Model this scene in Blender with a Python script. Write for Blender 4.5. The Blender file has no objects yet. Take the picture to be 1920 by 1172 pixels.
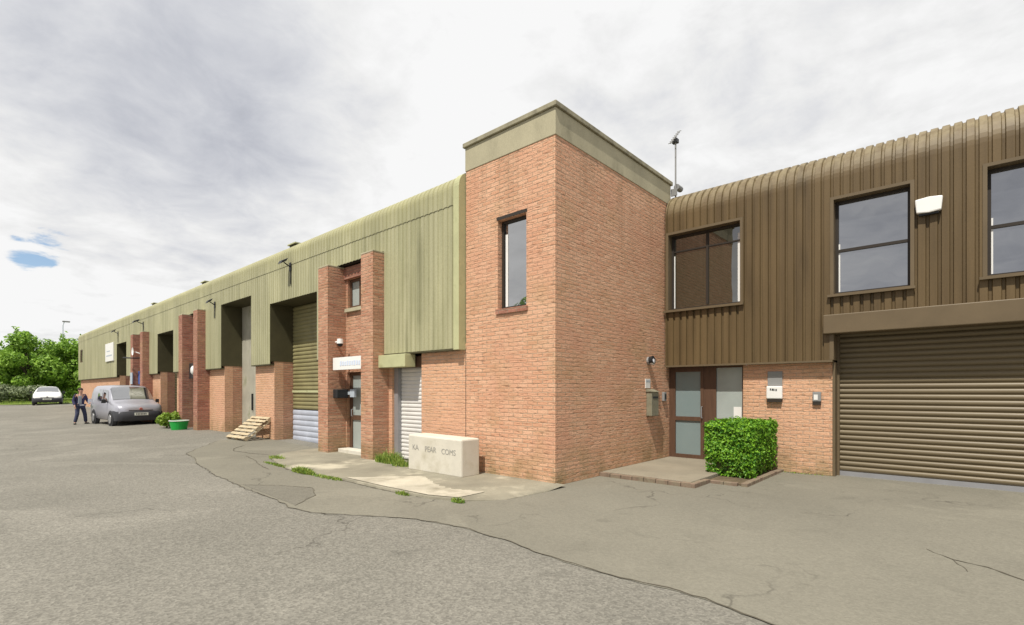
import bpy, bmesh, math, random
from mathutils import Vector, Matrix
R = math.radians
S = bpy.context.scene
COL = S.collection

# ------------------------------------------------------------------ camera
cam_d = bpy.data.cameras.new("camera"); cam = bpy.data.objects.new("camera", cam_d); COL.objects.link(cam)
cam.location = (0, 0, 1.6); cam.rotation_euler = (R(90), 0, R(41.92))
cam_d.sensor_width = 36; cam_d.lens = 950/1920*36
cam_d.shift_y = (733-586)/1920
cam_d.clip_start = .05; cam_d.clip_end = 6000
S.camera = cam

# ------------------------------------------------------------------ light
SUN = Vector((.15, -.58, 1.0)).normalized()
sd = bpy.data.lights.new("sun", 'SUN'); sd.energy = 5.0; sd.angle = R(.6); sd.color = (1, .95, .86)
so = bpy.data.objects.new("sun", sd); COL.objects.link(so); so.location = (0, -5, 30)
so.rotation_euler = SUN.to_track_quat('Z', 'Y').to_euler()
S.view_settings.view_transform = 'Standard'; S.view_settings.look = 'None'
S.view_settings.exposure = 0.0; S.view_settings.gamma = 1

W = bpy.data.worlds.new("World"); S.world = W; W.use_nodes = True
nt = W.node_tree; nt.nodes.clear()
def nd(t, **k):
    n = nt.nodes.new(t)
    for a, b in k.items(): setattr(n, a, b)
    return n
def lk(a, b): nt.links.new(a, b)
def mth(op, a, b=None, c=None, clamp=False):
    n = nt.nodes.new('ShaderNodeMath'); n.operation = op; n.use_clamp = clamp
    for i, v in enumerate((a, b, c)):
        if v is None: continue
        if isinstance(v, (int, float)): n.inputs[i].default_value = v
        else: nt.links.new(v, n.inputs[i])
    return n.outputs[0]
out = nd('ShaderNodeOutputWorld')
sky = nd('ShaderNodeTexSky', sky_type='NISHITA', sun_disc=False)
sky.sun_elevation = math.asin(SUN.z); sky.sun_rotation = math.atan2(SUN.x, SUN.y)
bg1 = nd('ShaderNodeBackground'); bg1.inputs[1].default_value = .15; lk(sky.outputs[0], bg1.inputs[0])
tc = nd('ShaderNodeTexCoord'); sp = nd('ShaderNodeSeparateXYZ'); lk(tc.outputs['Generated'], sp.inputs[0])
zz = mth('ADD', mth('MAXIMUM', sp.outputs[2], 0.0), .16)
cb = nd('ShaderNodeCombineXYZ'); lk(mth('DIVIDE', sp.outputs[0], zz), cb.inputs[0]); lk(mth('DIVIDE', sp.outputs[1], zz), cb.inputs[1])
def wnoise(scale, det, rough, off, dist=0):
    mp = nd('ShaderNodeMapping'); mp.inputs['Location'].default_value = off; lk(cb.outputs[0], mp.inputs[0])
    n = nd('ShaderNodeTexNoise'); n.inputs['Scale'].default_value = scale; n.inputs['Detail'].default_value = det
    n.inputs['Roughness'].default_value = rough; n.inputs['Distortion'].default_value = dist; lk(mp.outputs[0], n.inputs[0]); return n.outputs[0]
n1 = wnoise(.75, 8, .55, (3.1, 1.7, 0), .4)
n2 = wnoise(1.7, 7, .6, (9.3, 4.2, 2), .5)
n3 = wnoise(4.5, 6, .6, (1.3, 7.2, 5), .3)
def spot(d, rad, soft=1.0):          # broad soft region of the sky about one direction
    v = Vector(d).normalized()
    n = nd('ShaderNodeVectorMath', operation='DISTANCE'); lk(tc.outputs['Generated'], n.inputs[0]); n.inputs[1].default_value = v
    m = nd('ShaderNodeMapRange', interpolation_type='SMOOTHSTEP'); lk(n.outputs['Value'], m.inputs[0])
    m.inputs[1].default_value = rad; m.inputs[2].default_value = 0; m.inputs[3].default_value = 0; m.inputs[4].default_value = 1
    return m.outputs[0]
dark = spot((-1.15, .315, .62), .42)          # heavy grey cloud to the left
dark2 = spot((-.45, 1.05, .55), .5)
dark3 = spot((.35, -1.0, .55), 1.25)            # grey cloud behind the viewer, mirrored in the windows, spread wide to dim the facades
blue = mth('MAXIMUM', spot((-1.372, .111, .272), .075), mth('MULTIPLY', mth('MAXIMUM', spot((-1.130, .329, .405), .075), spot((-1.058, .394, .398), .06)), .55))
# cloud brightness
br = mth('ADD', .95, mth('MULTIPLY', mth('SUBTRACT', n2, .5), .55))
br = mth('ADD', br, mth('MULTIPLY', mth('SUBTRACT', n1, .5), .40))
br = mth('ADD', br, mth('MULTIPLY', mth('SUBTRACT', n3, .5), .48))
br = mth('SUBTRACT', br, mth('MULTIPLY', dark, mth('MULTIPLY', n2, .62)))
br = mth('SUBTRACT', br, mth('MULTIPLY', dark2, mth('MULTIPLY', n1, .22)))
br = mth('SUBTRACT', br, mth('MULTIPLY', dark3, mth('ADD', .10, mth('MULTIPLY', mth('SUBTRACT', n2, .22), 1.25))))
br = mth('MINIMUM', mth('MAXIMUM', br, .34), .94)
mx = nd('ShaderNodeMix', data_type='RGBA'); mx.inputs[6].default_value = (.93, .96, 1.06, 1); mx.inputs[7].default_value = (1, 1, 1.0, 1)
mr = nd('ShaderNodeMapRange'); lk(br, mr.inputs[0]); mr.inputs[1].default_value = .55; mr.inputs[2].default_value = .85; lk(mr.outputs[0], mx.inputs[0])
vm = nd('ShaderNodeVectorMath', operation='SCALE'); lk(mx.outputs[2], vm.inputs[0]); lk(br, vm.inputs[3])
bg2 = nd('ShaderNodeBackground'); lk(vm.outputs[0], bg2.inputs[0]); bg2.inputs[1].default_value = 1.0
cov = nd('ShaderNodeMapRange', interpolation_type='SMOOTHSTEP'); lk(mth('SUBTRACT', mth('ADD', n2, mth('MULTIPLY', mth('SUBTRACT', n3, .5), 1.1)), mth('MULTIPLY', blue, .40)), cov.inputs[0])
cov.inputs[1].default_value = .02; cov.inputs[2].default_value = .20
ms = nd('ShaderNodeMixShader'); lk(cov.outputs[0], ms.inputs[0]); lk(bg1.outputs[0], ms.inputs[1]); lk(bg2.outputs[0], ms.inputs[2]); lk(ms.outputs[0], out.inputs[0])

# ------------------------------------------------------------------ materials
def mat(name, col, rough=.8, metal=0, var=0, vscale=3, grain=0, gscale=60, bump=0, bscale=80, spec=.3, stretch=(1, 1, 1), dirt=None, dscale=1.5, drange=(.5, .75)):
    """principled material in world-metre coordinates: broad variation, fine grain, stains and bump"""
    m = bpy.data.materials.new(name); m.use_nodes = True; t = m.node_tree; b = t.nodes['Principled BSDF']
    b.inputs['Roughness'].default_value = rough; b.inputs['Metallic'].default_value = metal; b.inputs['Specular IOR Level'].default_value = spec
    g = t.nodes.new('ShaderNodeNewGeometry'); mp = t.nodes.new('ShaderNodeMapping'); mp.inputs['Scale'].default_value = stretch
    t.links.new(g.outputs['Position'], mp.inputs[0])
    def noise(s, d=5):
        n = t.nodes.new('ShaderNodeTexNoise'); n.inputs['Scale'].default_value = s; n.inputs['Detail'].default_value = d; n.inputs['Roughness'].default_value = .6
        t.links.new(mp.outputs[0], n.inputs[0]); return n.outputs[0]
    cur = None
    def rgb(c): return (c[0], c[1], c[2], 1)
    base = t.nodes.new('ShaderNodeRGB'); base.outputs[0].default_value = rgb(col); cur = base.outputs[0]
    def scale(cur, s, amt):
        r = t.nodes.new('ShaderNodeMapRange'); t.links.new(noise(s), r.inputs[0]); r.inputs[1].default_value = .25; r.inputs[2].default_value = .75
        r.inputs[3].default_value = 1-amt; r.inputs[4].default_value = 1+amt
        v = t.nodes.new('ShaderNodeVectorMath'); v.operation = 'SCALE'; t.links.new(cur, v.inputs[0]); t.links.new(r.outputs[0], v.inputs[3]); return v.outputs[0]
    if var: cur = scale(cur, vscale, var)
    if grain: cur = scale(cur, gscale, grain)
    if dirt:
        r = t.nodes.new('ShaderNodeMapRange'); t.links.new(noise(dscale, 8), r.inputs[0]); r.inputs[1].default_value = drange[0]; r.inputs[2].default_value = drange[1]
        x = t.nodes.new('ShaderNodeMix'); x.data_type = 'RGBA'; t.links.new(r.outputs[0], x.inputs[0]); t.links.new(cur, x.inputs[6]); x.inputs[7].default_value = rgb(dirt); cur = x.outputs[2]
    t.links.new(cur, b.inputs['Base Color'])
    if bump:
        bp = t.nodes.new('ShaderNodeBump'); bp.inputs['Strength'].default_value = bump; bp.inputs['Distance'].default_value = .02
        t.links.new(noise(bscale, 4), bp.inputs['Height']); t.links.new(bp.outputs[0], b.inputs['Normal'])
    return m

def brick_mat(name, c1, c2, mortar, patch, dark=.35, tone=1.0):
    m = bpy.data.materials.new(name); m.use_nodes = True; t = m.node_tree; b = t.nodes['Principled BSDF']
    b.inputs['Roughness'].default_value = .9; b.inputs['Specular IOR Level'].default_value = .15
    L = t.links.new
    g = t.nodes.new('ShaderNodeNewGeometry')
    sp = t.nodes.new('ShaderNodeSeparateXYZ'); L(g.outputs['Position'], sp.inputs[0])
    sn = t.nodes.new('ShaderNodeSeparateXYZ'); L(g.outputs['True Normal'], sn.inputs[0])
    def M(op, a, bb=None, c=None):
        n = t.nodes.new('ShaderNodeMath'); n.operation = op
        for i, v in enumerate((a, bb, c)):
            if v is None: continue
            if isinstance(v, (int, float)): n.inputs[i].default_value = v
            else: L(v, n.inputs[i])
        return n.outputs[0]
    sel = M('GREATER_THAN', M('ABSOLUTE', sn.outputs[0]), .6)
    u = M('ADD', M('MULTIPLY', sel, sp.outputs[1]), M('MULTIPLY', M('SUBTRACT', 1, sel), sp.outputs[0]))
    def noise(s, d, vec=None, st=None):
        n = t.nodes.new('ShaderNodeTexNoise'); n.inputs['Scale'].default_value = s; n.inputs['Detail'].default_value = d; n.inputs['Roughness'].default_value = .6
        v = vec or g.outputs['Position']
        if st:
            mp = t.nodes.new('ShaderNodeMapping'); mp.inputs['Scale'].default_value = st; L(v, mp.inputs[0]); v = mp.outputs[0]
        L(v, n.inputs[0]); return n.outputs[0]
    # slightly wavy courses
    z = M('ADD', sp.outputs[2], M('MULTIPLY', M('SUBTRACT', noise(6, 2), .5), .006))
    cv = t.nodes.new('ShaderNodeCombineXYZ'); L(u, cv.inputs[0]); L(z, cv.inputs[1])
    bt = t.nodes.new('ShaderNodeTexBrick'); L(cv.outputs[0], bt.inputs['Vector'])
    bt.inputs['Scale'].default_value = 1; bt.inputs['Brick Width'].default_value = .225; bt.inputs['Row Height'].default_value = .075
    bt.inputs['Mortar Size'].default_value = .0085; bt.inputs['Mortar Smooth'].default_value = .4; bt.inputs['Bias'].default_value = -.05
    bt.inputs['Color1'].default_value = (*c1, 1); bt.inputs['Color2'].default_value = (*c2, 1); bt.inputs['Mortar'].default_value = (*mortar, 1)
    def mixc(f, a, col, mode='MIX'):
        x = t.nodes.new('ShaderNodeMix'); x.data_type = 'RGBA'; x.blend_type = mode
        if isinstance(f, float): x.inputs[0].default_value = f
        else: L(f, x.inputs[0])
        L(a, x.inputs[6])
        if isinstance(col, tuple): x.inputs[7].default_value = (*col, 1)
        else: L(col, x.inputs[7])
        return x.outputs[2]
    def rng(v, a, bb, c=0., d=1.):
        r = t.nodes.new('ShaderNodeMapRange'); L(v, r.inputs[0]); r.inputs[1].default_value = a; r.inputs[2].default_value = bb; r.inputs[3].default_value = c; r.inputs[4].default_value = d; return r.outputs[0]
    cur = bt.outputs['Color']
    # patches of redder / browner bricks
    cur = mixc(rng(noise(1.1, 6), .50, .74, 0, .8), cur, patch)
    cur = mixc(rng(noise(.8, 5, None, (1.3, 1.3, 1.7)), .52, .7, 0, .45), cur, (.42, .27, .14))
    stz = M('MULTIPLY', rng(noise(1, 4, None, (3.2, 3.2, .18)), .50, .70), rng(sp.outputs[2], 3.6, 5.9, 0, .42))
    cur = mixc(stz, cur, (.26, .17, .10))
    # burnt and pitted bricks: long dark dashes in the courses
    ds = t.nodes.new('ShaderNodeTexNoise'); ds.inputs['Scale'].default_value = 1; ds.inputs['Detail'].default_value = 3
    cm = t.nodes.new('ShaderNodeCombineXYZ'); L(M('MULTIPLY', u, 6.5), cm.inputs[0]); L(M('MULTIPLY', z, 27), cm.inputs[1]); L(cm.outputs[0], ds.inputs[0])
    cur = mixc(rng(ds.outputs[0], .57, .72, 0, dark), cur, (.16, .085, .055))
    # pale weathering
    cur = mixc(rng(noise(.55, 5), .5, .8, 0, .35), cur, (.60, .38, .25))
    # green / dark foot near the ground
    foot = M('MULTIPLY', rng(sp.outputs[2], .7, .0, 0, 1), rng(noise(2.2, 5), .36, .62, 0, .85))
    cur = mixc(foot, cur, (.24, .19, .09))
    v = t.nodes.new('ShaderNodeVectorMath'); v.operation = 'SCALE'; L(cur, v.inputs[0]); L(rng(noise(45, 3), .3, .7, tone*.86, tone*1.14), v.inputs[3])
    L(v.outputs[0], b.inputs['Base Color'])
    h = M('ADD', M('MULTIPLY', bt.outputs['Fac'], -.8), M('MULTIPLY', noise(30, 4), .6))
    h = M('SUBTRACT', h, M('MULTIPLY', rng(ds.outputs[0], .5, .7), .5))
    bp = t.nodes.new('ShaderNodeBump'); bp.inputs['Strength'].default_value = .8; bp.inputs['Distance'].default_value = .014; L(h, bp.inputs['Height']); L(bp.outputs[0], b.inputs['Normal'])
    return m

def clad_mat(name, col, streak, top, zt, rough=.55):
    """painted metal sheet: vertical rain streaks, patchy top colour where the sheet curves over at the eaves"""
    m = bpy.data.materials.new(name); m.use_nodes = True; t = m.node_tree; b = t.nodes['Principled BSDF']; L = t.links.new
    b.inputs['Roughness'].default_value = rough; b.inputs['Specular IOR Level'].default_value = .35
    g = t.nodes.new('ShaderNodeNewGeometry'); sp = t.nodes.new('ShaderNodeSeparateXYZ'); L(g.outputs['Position'], sp.inputs[0])
    def noise(st, s=1, d=5):
        mp = t.nodes.new('ShaderNodeMapping'); mp.inputs['Scale'].default_value = st; L(g.outputs['Position'], mp.inputs[0])
        n = t.nodes.new('ShaderNodeTexNoise'); n.inputs['Scale'].default_value = s; n.inputs['Detail'].default_value = d; L(mp.outputs[0], n.inputs[0]); return n.outputs[0]
    def rng(v, a, bb, c=0., d=1.):
        r = t.nodes.new('ShaderNodeMapRange'); L(v, r.inputs[0]); r.inputs[1].default_value = a; r.inputs[2].default_value = bb; r.inputs[3].default_value = c; r.inputs[4].default_value = d; return r.outputs[0]
    def mixc(f, a, c):
        x = t.nodes.new('ShaderNodeMix'); x.data_type = 'RGBA'; L(f, x.inputs[0])
        if isinstance(a, tuple): x.inputs[6].default_value = (*a, 1)
        else: L(a, x.inputs[6])
        x.inputs[7].default_value = (*c, 1); return x.outputs[2]
    def mul(a, bb):
        n = t.nodes.new('ShaderNodeMath'); n.operation = 'MULTIPLY'; L(a, n.inputs[0]); L(bb, n.inputs[1]); return n.outputs[0]
    cur = mixc(rng(noise((7, 7, .35)), .42, .68, 0, .9), col, streak)
    cur = mixc(mul(rng(noise((4, 4, .22)), .56, .70, 0, .55), rng(noise((.5, .5, .8)), .40, .60)), cur, tuple(c*.62 for c in streak))
    cur = mixc(rng(noise((1.2, 1.2, .5), 1, 6), .5, .8, 0, .45), cur, tuple(min(1, c*1.35) for c in col))
    cur = mixc(mul(rng(sp.outputs[2], zt-.12, zt+.25), rng(noise((9, 9, 4)), .32, .6, .25, .95)), cur, top)
    v = t.nodes.new('ShaderNodeVectorMath'); v.operation = 'SCALE'; L(cur, v.inputs[0]); L(rng(noise((40, 40, 40)), .3, .7, .92, 1.08), v.inputs[3])
    fl = t.nodes.new('ShaderNodeMath'); fl.operation = 'FLOOR'; dv = t.nodes.new('ShaderNodeMath'); dv.operation = 'DIVIDE'; L(sp.outputs[0], dv.inputs[0]); dv.inputs[1].default_value = .9; L(dv.outputs[0], fl.inputs[0])
    wn = t.nodes.new('ShaderNodeTexWhiteNoise'); wn.noise_dimensions = '1D'; L(fl.outputs[0], wn.inputs['W'])
    v2 = t.nodes.new('ShaderNodeVectorMath'); v2.operation = 'SCALE'; L(v.outputs[0], v2.inputs[0]); L(rng(wn.outputs['Value'], 0, 1, .93, 1.07), v2.inputs[3])
    bp = t.nodes.new('ShaderNodeBump'); bp.inputs['Strength'].default_value = .25; bp.inputs['Distance'].default_value = .03; L(noise((1.6, 1.6, 1.1), 1, 2), bp.inputs['Height']); L(bp.outputs[0], b.inputs['Normal'])
    L(v2.outputs[0], b.inputs['Base Color'])
    return m

def ground_mat(name, base, light, agg, cracks=True, seed=0):
    m = bpy.data.materials.new(name); m.use_nodes = True; t = m.node_tree; b = t.nodes['Principled BSDF']; L = t.links.new
    b.inputs['Roughness'].default_value = .92; b.inputs['Specular IOR Level'].default_value = .2
    g = t.nodes.new('ShaderNodeNewGeometry')
    mp = t.nodes.new('ShaderNodeMapping'); mp.inputs['Location'].default_value = (seed, seed*.7, 0); L(g.outputs['Position'], mp.inputs[0])
    def noise(s, d=5, r=.6, dist=0):
        n = t.nodes.new('ShaderNodeTexNoise'); n.inputs['Scale'].default_value = s; n.inputs['Detail'].default_value = d; n.inputs['Roughness'].default_value = r; n.inputs['Distortion'].default_value = dist
        L(mp.outputs[0], n.inputs[0]); return n.outputs[0]
    def rng(v, a, bb, c=0., d=1.):
        r = t.nodes.new('ShaderNodeMapRange'); L(v, r.inputs[0]); r.inputs[1].default_value = a; r.inputs[2].default_value = bb; r.inputs[3].default_value = c; r.inputs[4].default_value = d; return r.outputs[0]
    def mixc(f, a, c):
        x = t.nodes.new('ShaderNodeMix'); x.data_type = 'RGBA'; L(f, x.inputs[0])
        if isinstance(a, tuple): x.inputs[6].default_value = (*a, 1)
        else: L(a, x.inputs[6])
        x.inputs[7].default_value = (*c, 1); return x.outputs[2]
    def mul(a, bb):
        n = t.nodes.new('ShaderNodeMath'); n.operation = 'MULTIPLY'; L(a, n.inputs[0])
        if isinstance(bb, (int, float)): n.inputs[1].default_value = bb
        else: L(bb, n.inputs[1])
        return n.outputs[0]
    cur = mixc(rng(noise(.35, 6), .35, .7), base, light)
    cur = mixc(rng(noise(1.6, 7, .65, .6), .55, .75, 0, .35), cur, tuple(c*.72 for c in base))
    cur = mixc(rng(noise(.75, 8, .7, 1.2), .60, .66, 0, .30), cur, tuple(c*.62 for c in base))
    cur = mixc(rng(noise(.28, 7, .65, 1.5), .56, .62, 0, .30), cur, tuple(min(1, c*1.3) for c in light))
    # stones of the aggregate
    vo = t.nodes.new('ShaderNodeTexVoronoi'); vo.inputs['Scale'].default_value = 55; L(mp.outputs[0], vo.inputs[0])
    sc = t.nodes.new('ShaderNodeSeparateColor'); L(vo.outputs['Color'], sc.inputs[0])
    v = t.nodes.new('ShaderNodeVectorMath'); v.operation = 'SCALE'; L(cur, v.inputs[0]); L(rng(sc.outputs[0], 0, 1, 1-agg, 1+agg), v.inputs[3]); cur = v.outputs[0]
    v = t.nodes.new('ShaderNodeVectorMath'); v.operation = 'SCALE'; L(cur, v.inputs[0]); L(rng(noise(16, 5, .7), .3, .7, 1-agg*.7, 1+agg*.7), v.inputs[3]); cur = v.outputs[0]
    if cracks:
        vc = t.nodes.new('ShaderNodeTexVoronoi'); vc.feature = 'DISTANCE_TO_EDGE'; vc.inputs['Scale'].default_value = .22
        wv = t.nodes.new('ShaderNodeVectorMath'); wv.operation = 'MULTIPLY_ADD'
        nn = t.nodes.new('ShaderNodeTexNoise'); nn.inputs['Scale'].default_value = 1.3; nn.inputs['Detail'].default_value = 5; L(mp.outputs[0], nn.inputs[0])
        L(nn.outputs['Color'], wv.inputs[0]); wv.inputs[1].default_value = (2.2, 2.2, 0); L(mp.outputs[0], wv.inputs[2]); L(wv.outputs[0], vc.inputs[0])
        cr = mul(rng(vc.outputs['Distance'], .006, .0, 0, 1), rng(noise(.5, 3), .50, .62, 0, .7))
        cur = mixc(cr, cur, (.06, .055, .045))
    L(cur, b.inputs['Base Color'])
    bp = t.nodes.new('ShaderNodeBump'); bp.inputs['Strength'].default_value = .5; bp.inputs['Distance'].default_value = .006; L(vo.outputs['Distance'], bp.inputs['Height']); L(bp.outputs[0], b.inputs['Normal'])
    return m

def leaf_mat(name, ca, cb_, trans=.25):
    m = bpy.data.materials.new(name); m.use_nodes = True; t = m.node_tree; L = t.links.new; b = t.nodes['Principled BSDF']; o = t.nodes['Material Output']
    g = t.nodes.new('ShaderNodeNewGeometry'); r = t.nodes.new('ShaderNodeValToRGB'); L(g.outputs['Random Per Island'], r.inputs[0])
    r.color_ramp.elements[0].color = (*ca, 1); r.color_ramp.elements[1].color = (*cb_, 1)
    L(r.outputs[0], b.inputs['Base Color']); b.inputs['Roughness'].default_value = .5; b.inputs['Specular IOR Level'].default_value = .35
    tr = t.nodes.new('ShaderNodeBsdfTranslucent'); L(r.outputs[0], tr.inputs[0])
    ms = t.nodes.new('ShaderNodeMixShader'); ms.inputs[0].default_value = trans; L(b.outputs[0], ms.inputs[1]); L(tr.outputs[0], ms.inputs[2]); L(ms.outputs[0], o.inputs[0])
    return m

def glass_mat(name, col, rough=.02, spec=.5, wob=.0):
    m = bpy.data.materials.new(name); m.use_nodes = True; t = m.node_tree; b = t.nodes['Principled BSDF']
    b.inputs['Base Color'].default_value = (*col, 1); b.inputs['Roughness'].default_value = rough; b.inputs['Specular IOR Level'].default_value = spec
    b.inputs['IOR'].default_value = 1.52
    b.inputs['Coat Weight'].default_value = 1.0; b.inputs['Coat Roughness'].default_value = .01; b.inputs['Coat IOR'].default_value = 3.9
    if wob:
        g = t.nodes.new('ShaderNodeNewGeometry'); n = t.nodes.new('ShaderNodeTexNoise'); n.inputs['Scale'].default_value = 1.2; t.links.new(g.outputs['Position'], n.inputs[0])
        bp = t.nodes.new('ShaderNodeBump'); bp.inputs['Strength'].default_value = wob; bp.inputs['Distance'].default_value = .03
        t.links.new(n.outputs[0], bp.inputs['Height']); t.links.new(bp.outputs[0], b.inputs['Normal']); t.links.new(bp.outputs[0], b.inputs['Coat Normal'])
    return m

MT = {}
MT['brick'] = brick_mat('orange_brick', (.67, .40, .26), (.58, .31, .19), (.47, .33, .225), (.56, .275, .175), .55)
MT['brick_base'] = brick_mat('smooth_orange_brick', (.66, .39, .245), (.60, .335, .205), (.53, .375, .265), (.60, .32, .21), .45)
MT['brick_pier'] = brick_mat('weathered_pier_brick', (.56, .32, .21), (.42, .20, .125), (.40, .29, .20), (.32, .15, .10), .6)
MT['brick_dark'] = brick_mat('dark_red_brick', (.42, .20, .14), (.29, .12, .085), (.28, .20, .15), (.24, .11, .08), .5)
MT['edging'] = mat('old_brick_edging', (.20, .145, .105), .95, var=.3, vscale=6, grain=.15, gscale=40, dirt=(.22, .19, .13), dscale=5, drange=(.45, .65))
MT['tinted'] = glass_mat('tinted_glass', (.028, .026, .014), .02, .5, .1); MT['tinted'].node_tree.nodes['Principled BSDF'].inputs['Coat IOR'].default_value = 2.2
MT['olive'] = clad_mat('olive_sheet', (.385, .37, .225), (.295, .288, .16), (.36, .345, .185), 5.42)
MT['brown'] = clad_mat('brown_sheet', (.128, .086, .038), (.090, .059, .025), (.225, .18, .10), 5.66)
MT['brown_trim'] = mat('brown_trim', (.135, .10, .058), .5, var=.12, vscale=2)
MT['olive_trim'] = mat('olive_trim', (.46, .46, .26), .6, var=.15, vscale=2, dirt=(.16, .16, .07), dscale=2, drange=(.55, .8))
MT['olive_dark'] = mat('dark_olive_lining', (.07, .062, .030), .7, var=.2, vscale=2)  # olive darkened to deepen the shade in the bay recesses
MT['concrete'] = mat('band_concrete', (.40, .365, .25), .9, var=.15, vscale=1.3, grain=.08, gscale=50, dirt=(.17, .16, .105), dscale=1.6, drange=(.56, .8), stretch=(1, 1, .5))
MT['coping'] = mat('coping_stone', (.30, .275, .19), .9, var=.25, vscale=4, dirt=(.12, .11, .08), dscale=5, drange=(.5, .75))
MT['block'] = mat('pale_cast_concrete', (.60, .565, .48), .9, var=.1, vscale=2.5, grain=.05, gscale=60, bump=.2, dirt=(.40, .365, .27), dscale=2.5, drange=(.52, .8))
MT['pave'] = mat('pavement_concrete', (.245, .225, .17), .95, var=.28, vscale=1.2, grain=.12, gscale=45, bump=.3, dirt=(.46, .42, .32), dscale=.85, drange=(.54, .66))
MT['pave2'] = mat('entry_concrete', (.25, .22, .165), .95, var=.2, vscale=1.5, grain=.1, gscale=45, bump=.3, dirt=(.22, .19, .14), dscale=3, drange=(.5, .75))
MT['asphalt'] = ground_mat('worn_asphalt', (.172, .163, .138), (.212, .20, .17), .22, True, 3)
MT['tarmac'] = ground_mat('smooth_tarmac', (.176, .165, .132), (.208, .195, .155), .08, True, 11)
MT['joint'] = mat('crack_dirt', (.10, .088, .065), .95, var=.3, vscale=6)
MT['grass_ground'] = mat('verge_soil', (.16, .21, .05), .95, var=.3, vscale=1.5, grain=.2, gscale=25)
MT['glass'] = glass_mat('window_glass', (.035, .038, .042), .02, .5, .12)
MT['frost'] = mat('frosted_glass', (.20, .255, .255), .22, spec=.6, var=.08, vscale=1.2)
MT['frost_light'] = mat('pale_frosted_glass', (.34, .38, .36), .2, spec=.6, var=.15, vscale=1.5)
MT['dark_frame'] = mat('dark_window_frame', (.035, .028, .022), .5)
MT['wood'] = mat('brown_door_frame', (.105, .058, .036), .5, var=.2, vscale=6, stretch=(3, 3, .4))
MT['white'] = mat('white_plastic', (.78, .77, .74), .4, var=.03)
MT['white_blue'] = mat('pale_blue_print', (.60, .67, .80), .5)
MT['shutter_brown'] = mat('brown_shutter', (.155, .120, .068), .45, spec=.4, var=.12, vscale=2, stretch=(.4, 1, 6))
MT['shutter_olive'] = mat('olive_shutter', (.23, .205, .10), .5, var=.2, vscale=2)  # door colour also lowered to put in the shade of its recess
MT['shutter_white'] = mat('white_shutter', (.62, .60, .57), .45, var=.12, vscale=2)
MT['shutter_grey'] = mat('bluish_grey_shutter', (.42, .45, .52), .45, var=.15, vscale=2)
MT['sheet_grey'] = mat('pale_grey_door', (.37, .35, .28), .6, var=.25, vscale=1.2, dirt=(.15, .17, .07), dscale=1.2, drange=(.58, .75))
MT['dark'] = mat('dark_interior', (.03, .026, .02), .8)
MT['black'] = mat('black_plastic', (.025, .026, .028), .45)
MT['grey'] = mat('grey_plastic', (.25, .25, .245), .5, var=.08)
MT['midgrey'] = mat('grey_metal', (.33, .33, .34), .45, metal=.4, var=.08)
MT['mailbox'] = mat('grey_green_metal', (.22, .205, .145), .5, var=.2, vscale=8)
MT['green'] = mat('green_plastic', (.02, .36, .06), .4)
MT['blue'] = mat('blue_sign_paint', (.06, .11, .33), .5)
MT['pale_blue'] = mat('pale_grey_blue_paint', (.42, .47, .52), .5)
MT['pallet'] = mat('pallet_wood', (.44, .36, .235), .85, var=.3, vscale=7, grain=.1)
MT['silver'] = mat('silver_car_paint', (.42, .42, .465), .3, metal=.45, spec=.5)
MT['car_white'] = mat('white_car_paint', (.80, .80, .78), .3, spec=.5)
MT['tyre'] = mat('tyre_rubber', (.02, .02, .02), .85)
MT['rim'] = mat('wheel_rim', (.45, .45, .46), .35, metal=.7)
MT['bumper'] = mat('bumper_plastic', (.045, .046, .052), .55)
MT['lamp'] = glass_mat('headlamp_glass', (.42, .43, .45), .1)
MT['red'] = mat('faded_red_emblem', (.5, .16, .13), .4)
MT['plate'] = mat('number_plate', (.68, .70, .62), .5)
MT['ink'] = mat('dark_lettering', (.06, .06, .06), .6)
MT['ink_soft'] = mat('worn_grey_lettering', (.30, .29, .26), .8)
MT['skin'] = mat('skin', (.50, .30, .22), .55)
MT['navy'] = mat('navy_cloth', (.045, .042, .10), .85, var=.2, vscale=12)
MT['trousers'] = mat('dark_blue_trousers', (.05, .055, .10), .9, var=.2, vscale=12)
MT['greycloth'] = mat('grey_cloth', (.30, .33, .37), .85, var=.1, vscale=12)
MT['whitecloth'] = mat('white_cloth', (.68, .68, .72), .85)
MT['hair'] = mat('dark_hair', (.04, .025, .018), .7)
MT['shoe'] = mat('dark_shoe', (.06, .055, .045), .6)
MT['bark'] = mat('bark', (.13, .105, .075), .95, var=.3, vscale=8)
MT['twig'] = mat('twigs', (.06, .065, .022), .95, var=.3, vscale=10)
MT['leaf_hedge'] = leaf_mat('hedge_leaf', (.035, .15, .012), (.26, .50, .035), .28)
MT['leaf_tree'] = leaf_mat('tree_leaf', (.09, .20, .02), (.34, .54, .07), .32)
MT['leaf_tree2'] = leaf_mat('yellow_green_leaf', (.13, .24, .03), (.34, .50, .09), .3)
MT['leaf_grey'] = leaf_mat('grey_green_leaf', (.13, .17, .09), (.30, .34, .19), .2)
MT['leaf_bush'] = leaf_mat('bush_leaf', (.10, .20, .015), (.30, .42, .05), .25)
MT['blade'] = leaf_mat('grass_blade', (.10, .20, .02), (.33, .40, .08), .25)
MT['soil'] = mat('soil', (.12, .09, .055), .95, var=.3, vscale=9, grain=.2)

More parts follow.
